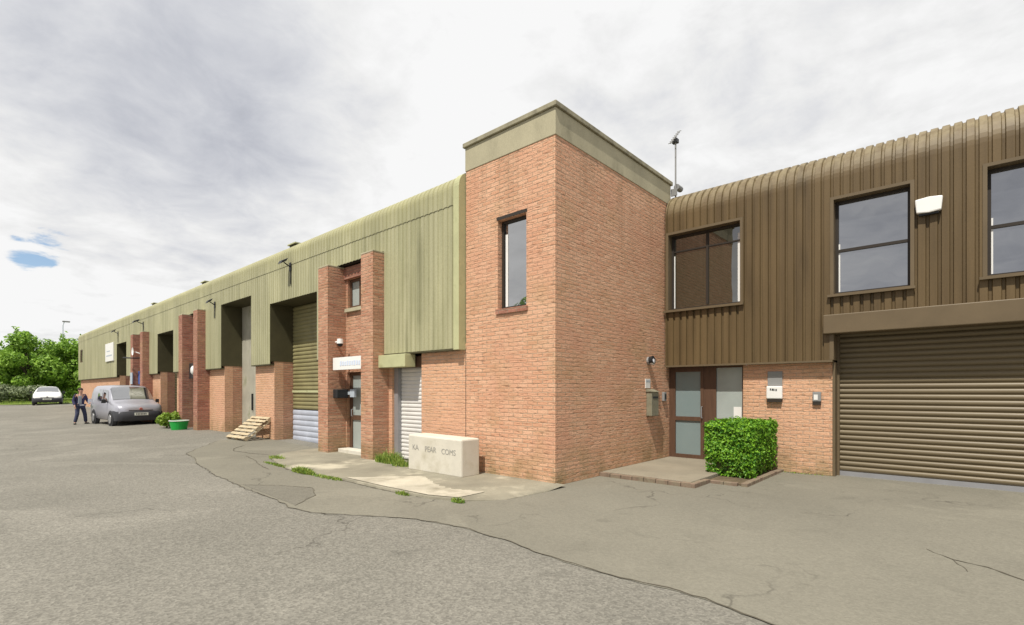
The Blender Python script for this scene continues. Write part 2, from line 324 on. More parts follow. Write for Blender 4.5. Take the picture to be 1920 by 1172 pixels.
# ------------------------------------------------------------------ mesh helpers
class MB:
    def __init__(s): s.v = []; s.f = []; s.smooth = False
    def add(s, vs, fs):
        o = len(s.v); s.v += [tuple(p) for p in vs]; s.f += [tuple(i+o for i in f) for f in fs]; return s
    def box(s, x0, x1, y0, y1, z0, z1):
        return s.add([(x0,y0,z0),(x1,y0,z0),(x1,y1,z0),(x0,y1,z0),(x0,y0,z1),(x1,y0,z1),(x1,y1,z1),(x0,y1,z1)],
                     [(0,3,2,1),(4,5,6,7),(0,1,5,4),(1,2,6,5),(2,3,7,6),(3,0,4,7)])
    def tube(s, pts, r, n=8, caps=True):
        pts = [Vector(p) for p in pts]; rs = r if isinstance(r, (list, tuple)) else [r]*len(pts)
        vs = []; fs = []
        for i, p in enumerate(pts):
            d = (pts[min(i+1, len(pts)-1)]-pts[max(i-1, 0)]).normalized()
            a = d.orthogonal().normalized() if i == 0 else (a-d*a.dot(d)).normalized()
            b = d.cross(a)
            for k in range(n):
                t = 2*math.pi*k/n; vs.append(p+(a*math.cos(t)+b*math.sin(t))*rs[i])
        for i in range(len(pts)-1):
            for k in range(n): fs.append((i*n+k, i*n+(k+1) % n, (i+1)*n+(k+1) % n, (i+1)*n+k))
        if caps: fs.append(tuple(range(n-1, -1, -1))); fs.append(tuple((len(pts)-1)*n+k for k in range(n)))
        return s.add(vs, fs)
    def ball(s, c, r, seg=12, rings=8):
        rx, ry, rz = r if isinstance(r, (list, tuple)) else (r, r, r)
        vs = [(c[0], c[1], c[2]+rz)]; fs = []
        for i in range(1, rings):
            t = math.pi*i/rings
            for k in range(seg):
                p = 2*math.pi*k/seg; vs.append((c[0]+rx*math.sin(t)*math.cos(p), c[1]+ry*math.sin(t)*math.sin(p), c[2]+rz*math.cos(t)))
        vs.append((c[0], c[1], c[2]-rz)); last = len(vs)-1
        for k in range(seg): fs.append((0, 1+k, 1+(k+1) % seg))
        for i in range(rings-2):
            for k in range(seg): fs.append((1+i*seg+k, 1+(i+1)*seg+k, 1+(i+1)*seg+(k+1) % seg, 1+i*seg+(k+1) % seg))
        for k in range(seg): fs.append((last, 1+(rings-2)*seg+(k+1) % seg, 1+(rings-2)*seg+k))
        return s.add(vs, fs)
    def poly(s, pts, h=None, axis=None):
        n = len(pts)
        if h is None: return s.add(pts, [tuple(range(n))])
        q = [tuple(Vector(p)+Vector(h)) for p in pts]
        return s.add(list(pts)+q, [tuple(range(n-1, -1, -1)), tuple(range(n, 2*n))]+[(i, (i+1) % n, n+(i+1) % n, n+i) for i in range(n)])
    def wall(s, x0, x1, z0, z1, y0, y1, holes, axis='x'):
        """wall slab in the X-Z plane between y0 and y1 with rectangular holes (hx0,hx1,hz0,hz1)"""
        xs = sorted({x0, x1}|{min(max(h[i], x0), x1) for h in holes for i in (0, 1)}); zs = sorted({z0, z1}|{min(max(h[i], z0), z1) for h in holes for i in (2, 3)})
        def solid(i, k):
            if i < 0 or k < 0 or i >= len(xs)-1 or k >= len(zs)-1: return False
            cx, cz = (xs[i]+xs[i+1])/2, (zs[k]+zs[k+1])/2
            return not any(h[0] < cx < h[1] and h[2] < cz < h[3] for h in holes)
        for i in range(len(xs)-1):
            for k in range(len(zs)-1):
                if not solid(i, k): continue
                a, b, c, d = xs[i], xs[i+1], zs[k], zs[k+1]
                s.add([(a,y0,c),(b,y0,c),(b,y0,d),(a,y0,d)], [(0,1,2,3)]); s.add([(a,y1,c),(b,y1,c),(b,y1,d),(a,y1,d)], [(3,2,1,0)])
                if not solid(i-1, k): s.add([(a,y0,c),(a,y1,c),(a,y1,d),(a,y0,d)], [(3,2,1,0)])
                if not solid(i+1, k): s.add([(b,y0,c),(b,y1,c),(b,y1,d),(b,y0,d)], [(0,1,2,3)])
                if not solid(i, k-1): s.add([(a,y0,c),(b,y0,c),(b,y1,c),(a,y1,c)], [(3,2,1,0)])
                if not solid(i, k+1): s.add([(a,y0,d),(b,y0,d),(b,y1,d),(a,y1,d)], [(0,1,2,3)])
        return s
    def build(s, name, m, parent=None, smooth=False, loc=None, bevel=0):
        me = bpy.data.meshes.new(name)
        vs = s.v
        if loc is not None: vs = [(v[0]-loc[0], v[1]-loc[1], v[2]-loc[2]) for v in vs]
        elif parent is not None:
            l = parent.get('_base', (0, 0, 0)); vs = [(v[0]-l[0], v[1]-l[1], v[2]-l[2]) for v in vs]
        me.from_pydata(vs, [], s.f); me.materials.append(MT[m] if isinstance(m, str) else m)
        me.update()
        o = bpy.data.objects.new(name, me); COL.objects.link(o)
        if loc is not None: o.location = loc
        if parent is not None:
            o.parent = parent
            if '_base' in parent: o['_base'] = parent['_base']
        if smooth:
            for p in me.polygons: p.use_smooth = True
        if bevel:
            b = o.modifiers.new('bevel', 'BEVEL'); b.width = bevel; b.segments = 2; b.limit_method = 'ANGLE'
        return o

def thing(name, loc, label, cat, group=None, rz=0, local=False):
    """Empty at the base of a thing. Parts are given in world coordinates unless local."""
    o = bpy.data.objects.new(name, None); COL.objects.link(o); o.location = loc; o.rotation_euler = (0, 0, rz); o.empty_display_size = .2
    o['_base'] = (0., 0., 0.) if local else tuple(float(c) for c in loc)
    tag(o, label, cat, group); return o
def tag(o, label, cat, group=None):
    o['label'] = label; o['category'] = cat
    if group: o['group'] = group
    return o
def struct(o, kind='structure'): o['kind'] = kind; return o

def text_mesh(txt, size, m, parent, name, mw, ext=.004):
    cu = bpy.data.curves.new(name, 'FONT'); cu.body = txt; cu.size = size; cu.align_x = 'CENTER'; cu.align_y = 'CENTER'; cu.extrude = ext
    tmp = bpy.data.objects.new('tmp', cu); COL.objects.link(tmp); bpy.context.view_layer.update()
    me = bpy.data.meshes.new_from_object(tmp.evaluated_get(bpy.context.evaluated_depsgraph_get())); bpy.data.objects.remove(tmp)
    me.transform(mw); l = parent.get('_base', (0, 0, 0)); me.transform(Matrix.Translation(-Vector(l)))
    me.materials.clear(); me.materials.append(MT[m]); o = bpy.data.objects.new(name, me); COL.objects.link(o); o.parent = parent; return o
FACE_FRONT = Matrix.Rotation(R(90), 4, 'X')          # lettering that faces -Y

def sstep(a, b, x):
    t = max(0., min(1., (x-a)/(b-a))); return t*t*(3-2*t)
def gz(x, y):
    """the yard rises a little towards the far end and towards the units"""
    return .09*sstep(-12.5, -18, x)*sstep(3.8, 6.2, y)+.42*sstep(-33, -52, x)

# ------------------------------------------------------------------ ground
def axis(stops):
    r = []
    for (a, b, st) in stops:
        n = max(1, round((b-a)/st)); r += [a+(b-a)*i/n for i in range(n)]
    return r+[stops[-1][1]]
xs = axis([(-2500, -300, 400), (-300, -70, 25), (-70, -10, 1), (-10, 20, 2), (20, 300, 40), (300, 2500, 400)])
ys = axis([(-2500, -100, 400), (-100, -6, 10), (-6, 3, 1), (3, 8, .5), (8, 60, 6), (60, 300, 40), (300, 2500, 400)])
g = MB(); g.v = [(x, y, gz(x, y)) for x in xs for y in ys]; ny = len(ys)
g.f = [(i*ny+j, (i+1)*ny+j, (i+1)*ny+j+1, i*ny+j+1) for i in range(len(xs)-1) for j in range(ny-1)]
struct(g.build('asphalt_ground', 'asphalt', smooth=True))

def interp(pts, x):
    for (a, b) in zip(pts, pts[1:]):
        if a[0] <= x <= b[0]: return a[1]+(b[1]-a[1])*(x-a[0])/(b[0]-a[0])
    return pts[-1][1] if x > pts[-1][0] else pts[0][1]
rnd = random.Random(5)
EDGE = [(-17.2, 5.6), (-15.6, 4.5), (-14.89, 4.09), (-12.3, 3.62), (-9.93, 3.32), (-7.93, 3.24), (-6.9, 3.14), (-6.36, 3.24), (-5.69, 3.58), (-5.17, 3.87), (-4.37, 4.03), (-3.54, 3.94), (-2.92, 3.86), (-2.27, 3.84), (-1.66, 3.86), (-1.06, 3.78), (0, 3.55), (4, 2.6), (9, 1.6)]
ax = [-17.2+.1*i for i in range(263)]
jit = [rnd.uniform(-.018, .018) for _ in ax]
ey = [interp(EDGE, x)+.02*math.sin(x*3.1)+j for x, j in zip(ax, jit)]
a = MB(); rows = 9
for x, y0 in zip(ax, ey):
    yt = 6.85 if x < -5.2 else 11.3
    for r in range(rows+1):
        y = y0+(yt-y0)*r/rows; a.v.append((x, y, gz(x, y)+.005))
n = rows+1
a.f = [(i*n+j, (i+1)*n+j, (i+1)*n+j+1, i*n+j+1) for i in range(len(ax)-1) for j in range(rows)]
struct(a.build('tarmac_apron', 'tarmac', smooth=True))
def ribbon(pts, w0, w1, z, seed, name, m='joint', step=.06):
    rr = random.Random(seed); b = MB(); P = [Vector((p[0], p[1], 0)) for p in pts]; q = []
    for s0, s1 in zip(P, P[1:]):
        k = max(1, int((s1-s0).length/step)); q += [s0.lerp(s1, i/k) for i in range(k)]
    q.append(P[-1])
    off = 0
    for i, p in enumerate(q):
        d = (q[min(i+1, len(q)-1)]-q[max(i-1, 0)]).normalized(); nn = Vector((-d.y, d.x, 0)); off = off*.85+rr.uniform(-.012, .012)
        w = rr.uniform(w0, w1)*min(1, .25+i/6, .25+(len(q)-1-i)/6); c = p+nn*off
        for sg in (-1, 1): e = c+nn*w*sg; b.v.append((e.x, e.y, gz(e.x, e.y)+z))
    b.f = [(2*i, 2*i+2, 2*i+3, 2*i+1) for i in range(len(q)-1)]
    return struct(b.build(name, m))
ribbon([(x, y) for x, y in zip(ax, ey)], .003, .010, .009, 2, 'asphalt_joint', step=.2)
ribbon([(-13.2, 4.9), (-12.4, 4.75), (-11.4, 4.5), (-10.5, 4.35)], .003, .014, .0095, 4, 'asphalt_crack')
MT['patch'] = ground_mat('dark_repair', (.158, .148, .12), (.185, .174, .142), .12, False, 17)
pp = [(-9.2, 3.36), (-8.6, 3.75), (-8.0, 4.0), (-7.4, 3.75), (-6.95, 3.24), (-7.9, 3.29)]
struct(MB().poly([(x, y, gz(x, y)+.0075) for x, y in pp]).build('tarmac_patch', 'patch'))
ribbon([(-9.2, 3.3), (-8.6, 3.75), (-8.0, 4.0), (-7.4, 3.75), (-6.95, 3.2)], .003, .012, .0095, 6, 'asphalt_crack')
ribbon([(-.3, 6.6), (-.1, 6.35), (.15, 6.3), (.4, 6.05), (.75, 6.0), (1.2, 5.8)], .003, .012, .0095, 8, 'asphalt_crack')
ribbon([(-.1, 6.35), (-.02, 6.15), (.02, 6.0)], .003, .01, .0095, 9, 'asphalt_crack')
ribbon([(-15.4, 5.7), (-14.8, 5.2), (-14.4, 5.05), (-13.6, 5.15), (-13.0, 5.4)], .004, .02, .0095, 12, 'asphalt_crack')
# tarmac repair seen as a paler tongue
# pavement in front of the tower
PAV = [(-13.1, 6.2), (-12.75, 5.55), (-12.03, 5.04), (-11.1, 4.78), (-10.31, 4.64), (-9.3, 4.68), (-8.36, 4.72), (-7.03, 4.70), (-5.97, 4.74), (-5.4, 4.95), (-5.0, 5.52), (-4.92, 6.75)]
p = MB(); px = [-13.1+.08*i for i in range(103)]
for x in px:
    y0 = interp(PAV, x)+rnd.uniform(-.015, .015)
    yt = 6.86 if x < -5.13 else 6.83
    if x > -5.0: y0 = min(5.52+(x+5.0)*14, 6.8)
    zt_ = 1 if x < -5.5 else max(.25, 1-(x+5.5)*1.8)
    for y, z in ((y0-.01, 0), (y0, .038*zt_), (y0+.06, .045*zt_), (y0+(yt-y0)*.5, .047*max(zt_, .6)), (yt, .05)): p.v.append((x, max(y, y0-.01), z))
p.f = [(i*5+j, (i+1)*5+j, (i+1)*5+j+1, i*5+j+1) for i in range(len(px)-1) for j in range(4)]
struct(p.build('pavement', 'pave'))
MT['pale_slab'] = mat('pale_concrete', (.46, .42, .33), .95, var=.2, vscale=1.6, grain=.12, gscale=40, bump=.3, dirt=(.25, .225, .165), dscale=1.5, drange=(.50, .68))
p = MB(); qx = [-8.3+.07*i for i in range(41)]
for x in qx:
    y0 = interp(PAV, x)+.05; top_ = min(5.55+.2*math.sin(x*2.3)+rnd.uniform(-.05, .05), 6.05)*1.0; e_ = min(1, (x+8.3)/.9); y1 = y0+max(.01, (top_-y0)*e_)
    for k in range(4): p.v.append((x, y0+(y1-y0)*k/3, .0535))
p.f = [(i*4+j, (i+1)*4+j, (i+1)*4+j+1, i*4+j+1) for i in range(len(qx)-1) for j in range(3)]
struct(p.build('concrete_slab', 'pale_slab'))
ribbon(PAV[:-3], .02, .05, .0092, 15, 'edge_dirt')
# entry slab by the office door
e = MB(); e.box(-5.125, -3.42, 8.27, 11.24, -.02, .085); struct(e.build('doorstep_slab', 'pave2', bevel=.01))
kb = MB()
x = -5.12
while x < -3.45:
    kb.box(x, min(x+.215, -3.40), 8.155, 8.258, -.02, .078+rnd.uniform(-.006, .006)); x += .225
y = 8.16
while y < 8.80:
    kb.box(-3.41, -3.31, y+.0, y+.21, -.02, .076+rnd.uniform(-.006, .006)); y += .222
struct(kb.build('brick_kerb', 'edging', bevel=.008))
# grass verge at the far end
v = MB(); vx = axis([(-140, -56.5, 3)]); vy = axis([(-8.5, 40, 3)])
VY = lambda x: 5.9+.0*x
pts = []
for x in vx:
    y0 = 2.0 if x < -60 else 2.0+(x+60)*1.2
    for k in range(12): y = y0+(60-y0)*(k/11)**1.5; v.v.append((x, y, gz(x, y)+.02+.10*min(1, k/2)))
v.f = [(i*12+j, (i+1)*12+j, (i+1)*12+j+1, i*12+j+1) for i in range(len(vx)-1) for j in range(11)]
struct(v.build('grass_verge', 'grass_ground', smooth=True))

# ------------------------------------------------------------------ cladding
def clad(mb, x0, x1, path, pitch, prof, holes=()):
    """sheet of trapezoidal ribs running up a path of (y, z, ny, nz); prof = [(fraction of pitch, depth)]"""
    k0 = math.floor(x0/pitch)-1; k1 = math.ceil(x1/pitch)+1; P = []
    for k in range(k0, k1):
        for f, d in prof: P.append(((k+f)*pitch, d))
    def dep(x):
        for (a, da), (b, db) in zip(P, P[1:]):
            if a <= x <= b: return da+(db-da)*(x-a)/(b-a) if b > a else da
        return 0
    Q = [(x0, dep(x0))]+[q for q in P if x0 < q[0] < x1]+[(x1, dep(x1))]
    vs = []; m = len(path)
    for x, d in Q:
        for (y, z, ny_, nz_) in path: vs.append((x, y-ny_*d, z-nz_*d))
    mb.add(vs, [(i*m+j, (i+1)*m+j, (i+1)*m+j+1, i*m+j+1) for i in range(len(Q)-1) for j in range(m-1)])
def clad_wall(mb, x0, x1, z0, z1, Y, pitch, prof, holes):
    xs = sorted({x0, x1}|{h[i] for h in holes for i in (0, 1) if x0 < h[i] < x1})
    for a, b in zip(xs, xs[1:]):
        c = (a+b)/2; cuts = sorted([(h[2], h[3]) for h in holes if h[0] < c < h[1]]); z = z0
        for (h0, h1) in cuts:
            if h0 > z+.001: clad(mb, a, b, [(Y, z, -1, 0), (Y, h0, -1, 0)], pitch, prof)
            z = max(z, h1)
        if z < z1-.001: clad(mb, a, b, [(Y, z, -1, 0), (Y, z1, -1, 0)], pitch, prof)
def arc_path(Y, zc, r, n=10, end=90):
    return [(Y+r-r*math.cos(R(end)*i/n), zc+r*math.sin(R(end)*i/n), -math.cos(R(end)*i/n), math.sin(R(end)*i/n)) for i in range(n+1)]
OPROF = [(0, 0), (.5, 0), (.60, .022), (.86, .022), (.96, 0)]
BPROF = [(0, 0), (.60, 0), (.68, .034), (.90, .034), (.98, 0)]

def window(parent, x0, x1, z0, z1, y, fw=.05, bars=(), vbars=(), glass='glass', frame='dark_frame', depth=.06):
    """framed window facing -Y with its pane behind"""
    f = MB(); f.wall(x0, x1, z0, z1, y, y+depth, [(x0+fw, x1-fw, z0+fw, z1-fw)])
    w = f.build('window', frame, parent)
    b = MB()
    for zb in bars: b.box(x0+fw, x1-fw, y+.004, y+depth-.004, zb-.025, zb+.025)
    for xb, za, zb in vbars: b.box(xb-.025, xb+.025, y+.006, y+depth-.006, za, zb)
    if b.v: b.build('glazing_bar', frame, w)
    g = MB(); g.box(x0+fw-.01, x1-fw+.01, y+depth*.55, y+depth*.55+.012, z0+fw-.01, z1-fw+.01); g.build('pane', glass, w)
    return w

def shutter(mb, x0, x1, z0, z1, y, pitch=.115, depth=.022, sub=4):
    n = max(1, round((z1-z0)/pitch)); p = (z1-z0)/n; rows = []
    for i in range(n):
        for k in range(sub):
            t = k/sub; rows.append((z0+(i+t)*p, y-depth*math.sin(math.pi*t)**.7))
    rows.append((z1, y))
    vs = []
    for z, yy in rows: vs += [(x0, yy, z), (x1, yy, z)]
    mb.add(vs, [(2*i, 2*i+1, 2*i+3, 2*i+2) for i in range(len(rows)-1)])
    mb.add([(x0, y+.03, z0), (x1, y+.03, z0), (x1, y+.03, z1), (x0, y+.03, z1)], [(3, 2, 1, 0)])

# ------------------------------------------------------------------ stair tower
TX0, TX1, TY0, TY1 = -7.32, -5.13, 6.80, 11.03
tw = thing('brick_tower', (-6.2, 8.9, 0), 'square orange brick stair tower with pale concrete parapet band and tall narrow window', 'building')
WIN = (-6.46, -5.765, 3.10, 4.75)
m = MB(); m.wall(TX0, TX1, -.05, 5.90, TY0, TY0+.25, [WIN]); m.box(TX1-.25, TX1, TY0+.25, 11.5, -.05, 5.90); m.box(TX0, TX0+.25, TY0+.25, 11.5, -.05, 5.9); m.box(TX0+.25, TX1-.25, 11.25, 11.5, -.05, 5.9)
m.build('wall', 'brick', tw)
m = MB(); m.box(TX0-.012, TX1+.012, TY0-.012, 11.22, 5.90, 6.36); m.build('parapet_band', 'concrete', tw, bevel=.008)
m = MB(); m.box(TX0-.05, TX1+.05, TY0-.05, 11.26, 6.362, 6.45); m.build('coping', 'coping', tw, bevel=.012)
w = window(tw, WIN[0]+.004, WIN[1]-.004, WIN[2]+.004, WIN[3]-.004, TY0+.11, .05)
m = MB(); m.box(WIN[0]+.075, WIN[0]+.135, TY0+.135, TY0+.139, WIN[2]+.06, WIN[3]-.25); m.build('white_edge', 'white', w)
m = MB(); m.box(WIN[0]-.03, WIN[1]+.03, TY0-.035, TY0+.11, WIN[2]-.085, WIN[2]+.002); m.build('sill', 'brick_dark', w)
m = MB(); m.box(WIN[0]-.03, WIN[1]+.02, TY0-.004, TY0+.11, WIN[3]+.001, WIN[3]+.06); m.build('lintel_or_shade', 'dark_frame', w)  # dark strip over the window, painting in the shadow at its head
m = MB(); m.box(TX0-.012, TX0-.001, TY0-.002, TY0+.2, .05, 2.42); m.build('movement_joint', 'dark_frame', tw)

# ------------------------------------------------------------------ warehouse
CY, BY = 6.66, 6.803
wx0, wx1 = -50.4, -7.335
wh = thing('warehouse', (-29, 7, 0), 'long olive green ribbed metal warehouse with curved eaves on an orange brick base', 'building')
BAYS = [(-16.06, -13.1, 4.29), (-20.3, -17.5, 4.74), (-28.7, -26.1, 4.30), (-37.3, -34.9, 4.36)]
ENT = [(-12.42, -9.95, 4.80), (-24.25, -21.92, 4.76), (-32.5, -30.1, 4.56)]
SMALLW = (-49.7, -48.6, 3.72, 4.66)
holes = [(a, b, 0, t) for a, b, t in BAYS+ENT]+[SMALLW]
m = MB(); clad_wall(m, wx0, wx1-.06, 2.44, 5.32, CY, .15, OPROF, holes)
clad(m, wx0, wx1-.06, [(CY-.012, 5.27, -1, 0), (CY-.012, 5.60, -1, 0)]+arc_path(CY-.012, 5.60, .30, 8), .15, OPROF)
m.build('cladding', 'olive', wh)
m = MB()                                                        # flashings: end trim, drip edge
m.box(wx1-.16, wx1, CY-.035, CY+.16, 2.41, 5.36)
m.box(wx1-.16, wx1, CY-.035, CY+.16, 5.361, 5.60)
ap = arc_path(CY-.03, 5.601, .32, 8)
for s0, s1 in zip(ap, ap[1:]): m.poly([(wx1-.16, s0[0], s0[1]), (wx1-.16, s1[0], s1[1]), (wx1-.16, CY+.7, s1[1]), (wx1-.16, CY+.7, s0[1])], (.16, 0, 0))
m.build('end_trim', 'olive_trim', wh)
def segs(cuts, a, b):
    x = a
    for c0, c1 in sorted(cuts):
        if c0 > x: yield x, c0
        x = max(x, c1)
    if x < b: yield x, b
cuts = [(a, b) for a, b, _ in BAYS+ENT]
for a, b in segs(cuts, wx0, wx1-.16): MB().box(a, b, CY+.002, CY+.14, 2.405, 2.438).build('drip_trim', 'olive_dark', wh)
DOOR2 = (-9.80, -8.72, -.1, 2.36)
hb = [(a, b, -.1, 9) for a, b in cuts]+[DOOR2]
for a, b in segs(cuts+[(DOOR2[0], DOOR2[1])], wx0, wx1+.012): MB().box(a, b, BY, BY+.28, -.1, 2.52).build('base_wall', 'brick_base', wh)
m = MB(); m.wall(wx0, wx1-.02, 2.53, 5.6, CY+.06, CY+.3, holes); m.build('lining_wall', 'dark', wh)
m = MB(); m.box(wx0, wx1-.02, 6.93, 22, 5.76, 5.885); m.build('roof', 'olive_dark', wh)
MB().box(wx0, wx1-.02, 21.8, 22, -.1, 5.75).build('rear_wall', 'olive_dark', wh)
for xa, xb in ((wx0, wx0+.2), (wx1-.25, wx1-.03)): MB().box(xa, xb, 7.09, 21.79, -.1, 5.75).build('side_wall', 'olive_dark', wh)
DY = 7.40
bay_m = ['shutter_olive', 'sheet_grey', 'olive_dark', 'olive_dark']
for i, (a, b, t) in enumerate(BAYS):
    br = thing_part = None
    m = MB()
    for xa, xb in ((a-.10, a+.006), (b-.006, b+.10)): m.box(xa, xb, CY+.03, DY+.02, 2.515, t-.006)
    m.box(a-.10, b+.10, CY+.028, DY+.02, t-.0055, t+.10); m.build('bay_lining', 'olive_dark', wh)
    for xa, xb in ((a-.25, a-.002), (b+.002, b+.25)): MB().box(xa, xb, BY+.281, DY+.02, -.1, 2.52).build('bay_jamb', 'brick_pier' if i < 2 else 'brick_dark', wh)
    z0 = gz(a, DY)-.05; m = MB()
    if i == 0:
        shutter(m, a+.02, b-.02, 1.02, t-.02, DY, .12, .025); d = m.build('roller_door', 'shutter_olive', wh)
        m = MB(); shutter(m, a+.02, b-.02, z0, 1.0, DY-.004, .16, .02); m.build('door_foot', 'shutter_grey', d)
        m = MB(); m.box(a+.02, b-.02, DY-.05, DY-.03, 1.55, 1.62); m.build('door_rail', 'olive_trim', d)
    elif i == 1:
        x = a+.02
        while x < b-.1: m.box(x, min(x+.345, b-.02), DY, DY+.04, z0, t-.02); x += .35
        d = m.build('sheet_door', 'sheet_grey', wh)
        m = MB(); m.box(-19.3, -19.24, DY-.05, DY-.001, .9, 1.5); m.build('handle', 'black', d)
    else:
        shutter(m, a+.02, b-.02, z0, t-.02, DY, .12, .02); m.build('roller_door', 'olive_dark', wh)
# white door beside the second pier
m = MB(); shutter(m, -9.66, -8.80, .04, 2.12, BY+.17, .09, .016); d = m.build('roller_door', 'shutter_white', wh); d['label'] = 'narrow white roller door'
for xa, xb in ((-9.80, -9.66), (-8.80, -8.722)): MB().box(xa, xb, BY+.06, BY+.22, 0, 2.12).build('guide_rail', 'midgrey', d)
m = MB(); m.box(-9.80, -8.722, BY+.05, BY+.25, 2.121, 2.36); m.build('door_head', 'wood', d)
m = MB(); m.box(-9.93, -8.93, CY-.14, BY-.002, 2.12, 2.40); m.build('shutter_box', 'olive_trim', d, bevel=.01)
# small far window
window(wh, *SMALLW, CY+.03, .06, frame='wood')
# entrance bays: brick back wall, two piers, window, door
def entrance(a, b, top, pm, first):
    w = .47
    m = MB()
    hol = [(b-1.9, b-1.0, 3.70, 4.46), (a+.52, b-w-.02, -.1, 2.08)] if first else [(a+.52, b-w-.02, -.1, 2.2)]
    yb = 6.88
    m.wall(a+.0, b, -.05, top-.02, yb, yb+.2, hol); wl = m.build('entrance_wall', pm, wh)
    for xa, xb in ((a-.02, a+w), (b-w, b+.02)):
        m = MB(); m.box(xa, xb, 6.38, yb-.001, -.05, top-.06); pr = m.build('pier', pm, wh)
        m = MB(); m.box(xa-.003, xb+.003, 6.377, yb-.002, top-.059, top-.02); m.build('pier_cap', 'concrete', pr, bevel=.008)
    if first:
        x0, x1, z0, z1 = hol[0]
        wn = window(wh, x0+.003, x1-.003, z0+.003, z1-.003, yb+.06, .07, frame='wood', glass='frost_light', vbars=[((x0+x1)/2, z0+.07, z1-.07)])
        m = MB(); m.box(x0-.12, b-w-.004, yb-.06, yb-.002, z1+.002, z1+.30); m.build('lintel_or_shade', 'brick_dark', wn)
        m = MB(); m.box(x0-.05, x1+.05, yb-.07, yb+.05, z0-.085, z0+.001); m.build('sill', 'concrete', wn)
    x0, x1, z0, z1 = hol[-1]
    fr = MB(); fr.wall(x0+.002, x1-.002, 0, z1-.002, yb+.08, yb+.16, [(x0+.12, x1-.07, .06, .86), (x0+.12, x1-.07, .98, z1-.09)])
    dr = fr.build('door', 'wood', wh)
    m = MB(); m.box(x0+.1, x1-.05, yb+.11, yb+.12, .05, .87); m.box(x0+.1, x1-.05, yb+.11, yb+.12, .97, z1-.08); m.build('pane', 'frost_light' if first else 'glass', dr)
    m = MB(); m.tube([(x0+.17, yb+.07, .95), (x0+.17, yb+.03, .96), (x0+.17, yb+.03, 1.12), (x0+.17, yb+.07, 1.13)], .012); m.build('handle', 'midgrey', dr)
    if first:
        m = MB(); m.box(x0, x1, yb-.25, yb+.07, .02, .14); m.build('step', 'block', dr, bevel=.01)
entrance(*ENT[0], 'brick_pier', True)
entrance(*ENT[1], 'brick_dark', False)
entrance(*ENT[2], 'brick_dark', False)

# ------------------------------------------------------------------ brown office unit
OY = 10.90
ou = thing('office_building', (0, 12, 0), 'brown ribbed metal office unit with curved eaves above brick wall and wide roller door', 'building')
ox0, ox1 = -5.10, 4.2
W1 = (-5.03, -3.47, 3.42, 5.12); W2 = (-1.83, -.71, 3.38, 5.12); W3 = (.235, 1.40, 3.40, 5.12)
SH = (-1.84, 3.6)
hol = [W1, W2, W3, (SH[0], SH[1], 0, 2.8)]
m = MB(); clad_wall(m, ox0, ox1, 2.17, 5.52, OY, .152, BPROF, hol)
clad(m, ox0, ox1, arc_path(OY, 5.52, .62, 12), .152, BPROF); m.build('cladding', 'brown', ou)
MB().box(ox0, SH[0]-.002, OY-.02, OY+.14, 2.135, 2.172).build('drip_trim', 'brown_trim', ou)
MB().box(SH[0]-.05, SH[0]+.016, OY-.012, OY+.50, 2.175, 2.645).build('jamb_trim', 'brown_trim', ou)
m = MB(); m.box(-7.3, ox1, 11.46, 24, 5.90, 6.08); m.build('roof', 'olive_dark', ou)
m = MB(); m.wall(-5.12, ox1, 2.18, 5.5, OY+.07, OY+.24, [(h[0], h[1], h[2], h[3]) for h in hol[:3]]+[(SH[0], SH[1], 0, 2.8)]); m.build('lining_wall', 'dark', ou)
MB().box(-7.3, ox1, 23.8, 24, -.1, 5.89).build('rear_wall', 'brown_trim', ou)
MB().box(ox1-.2, ox1, 11.4, 23.79, -.1, 5.89).build('side_wall', 'brown_trim', ou)
for i, (h, bars, vb) in enumerate(((W1, (), [(-4.22, 3.5, 5.05)]), (W2, (4.20,), ()), (W3, (4.20,), ()))):
    x0, x1, z0, z1 = h
    w = window(ou, x0+.002, x1-.002, z0+.002, z1-.002, OY+.17, .05, bars, vb, glass='glass' if i else 'tinted')
    if i == 0:
        m = MB(); m.box(x0+.06, -4.25, OY+.176, OY+.22, 4.745, 4.775); m.box(-4.19, x1-.06, OY+.176, OY+.22, 4.745, 4.775); m.build('transom', 'dark_frame', w)
    m = MB(); m.wall(x0-.05, x1+.05, z0-.03, z1+.05, OY-.014, OY+.168, [(x0+.004, x1-.004, z0+.004, z1-.004)]); m.build('window_surround', 'brown_trim', w)
    m = MB(); m.box(x0-.09, x1+.07, OY-.07, OY-.016, z0-.055, z0-.012); m.build('sill', 'brown_trim', w)
    m = MB(); m.box(x0+.035, x0+.075, OY+.198, OY+.201, z0+.06, z0+(.95 if i else 1.25)); m.build('white_edge', 'white', w)
    if i == 0: MB().box(x1-.115, x1-.07, OY+.198, OY+.201, z0+.06, z1-.2).build('white_edge', 'white', w)
m = MB(); m.wall(-3.465, SH[0]-.03, -.05, 2.134, 11.06, 11.45, []); m.build('base_wall', 'brick_base', ou)
m = MB(); m.box(SH[0]-.029, SH[0]+.012, 11.045, 11.5, -.05, 2.134); m.build('wall_end_trim', 'brown_trim', ou)
# roller door
m = MB(); m.box(-1.98, SH[1], OY-.10, OY+.2, 2.65, 3.0); m.build('shutter_box', 'brown_trim', ou, bevel=.015)
m = MB(); shutter(m, -1.80, SH[1], .09, 2.9, 11.33, .096, .030, 7); d = m.build('roller_door', 'shutter_brown', ou)
m = MB(); m.box(-1.80, SH[1], 11.28, 11.36, .0, .088); m.build('bottom_rail', 'midgrey', d)
m = MB(); m.box(-1.826, -1.79, 11.24, 11.39, 0, 2.9); m.build('guide_rail', 'brown_trim', d)
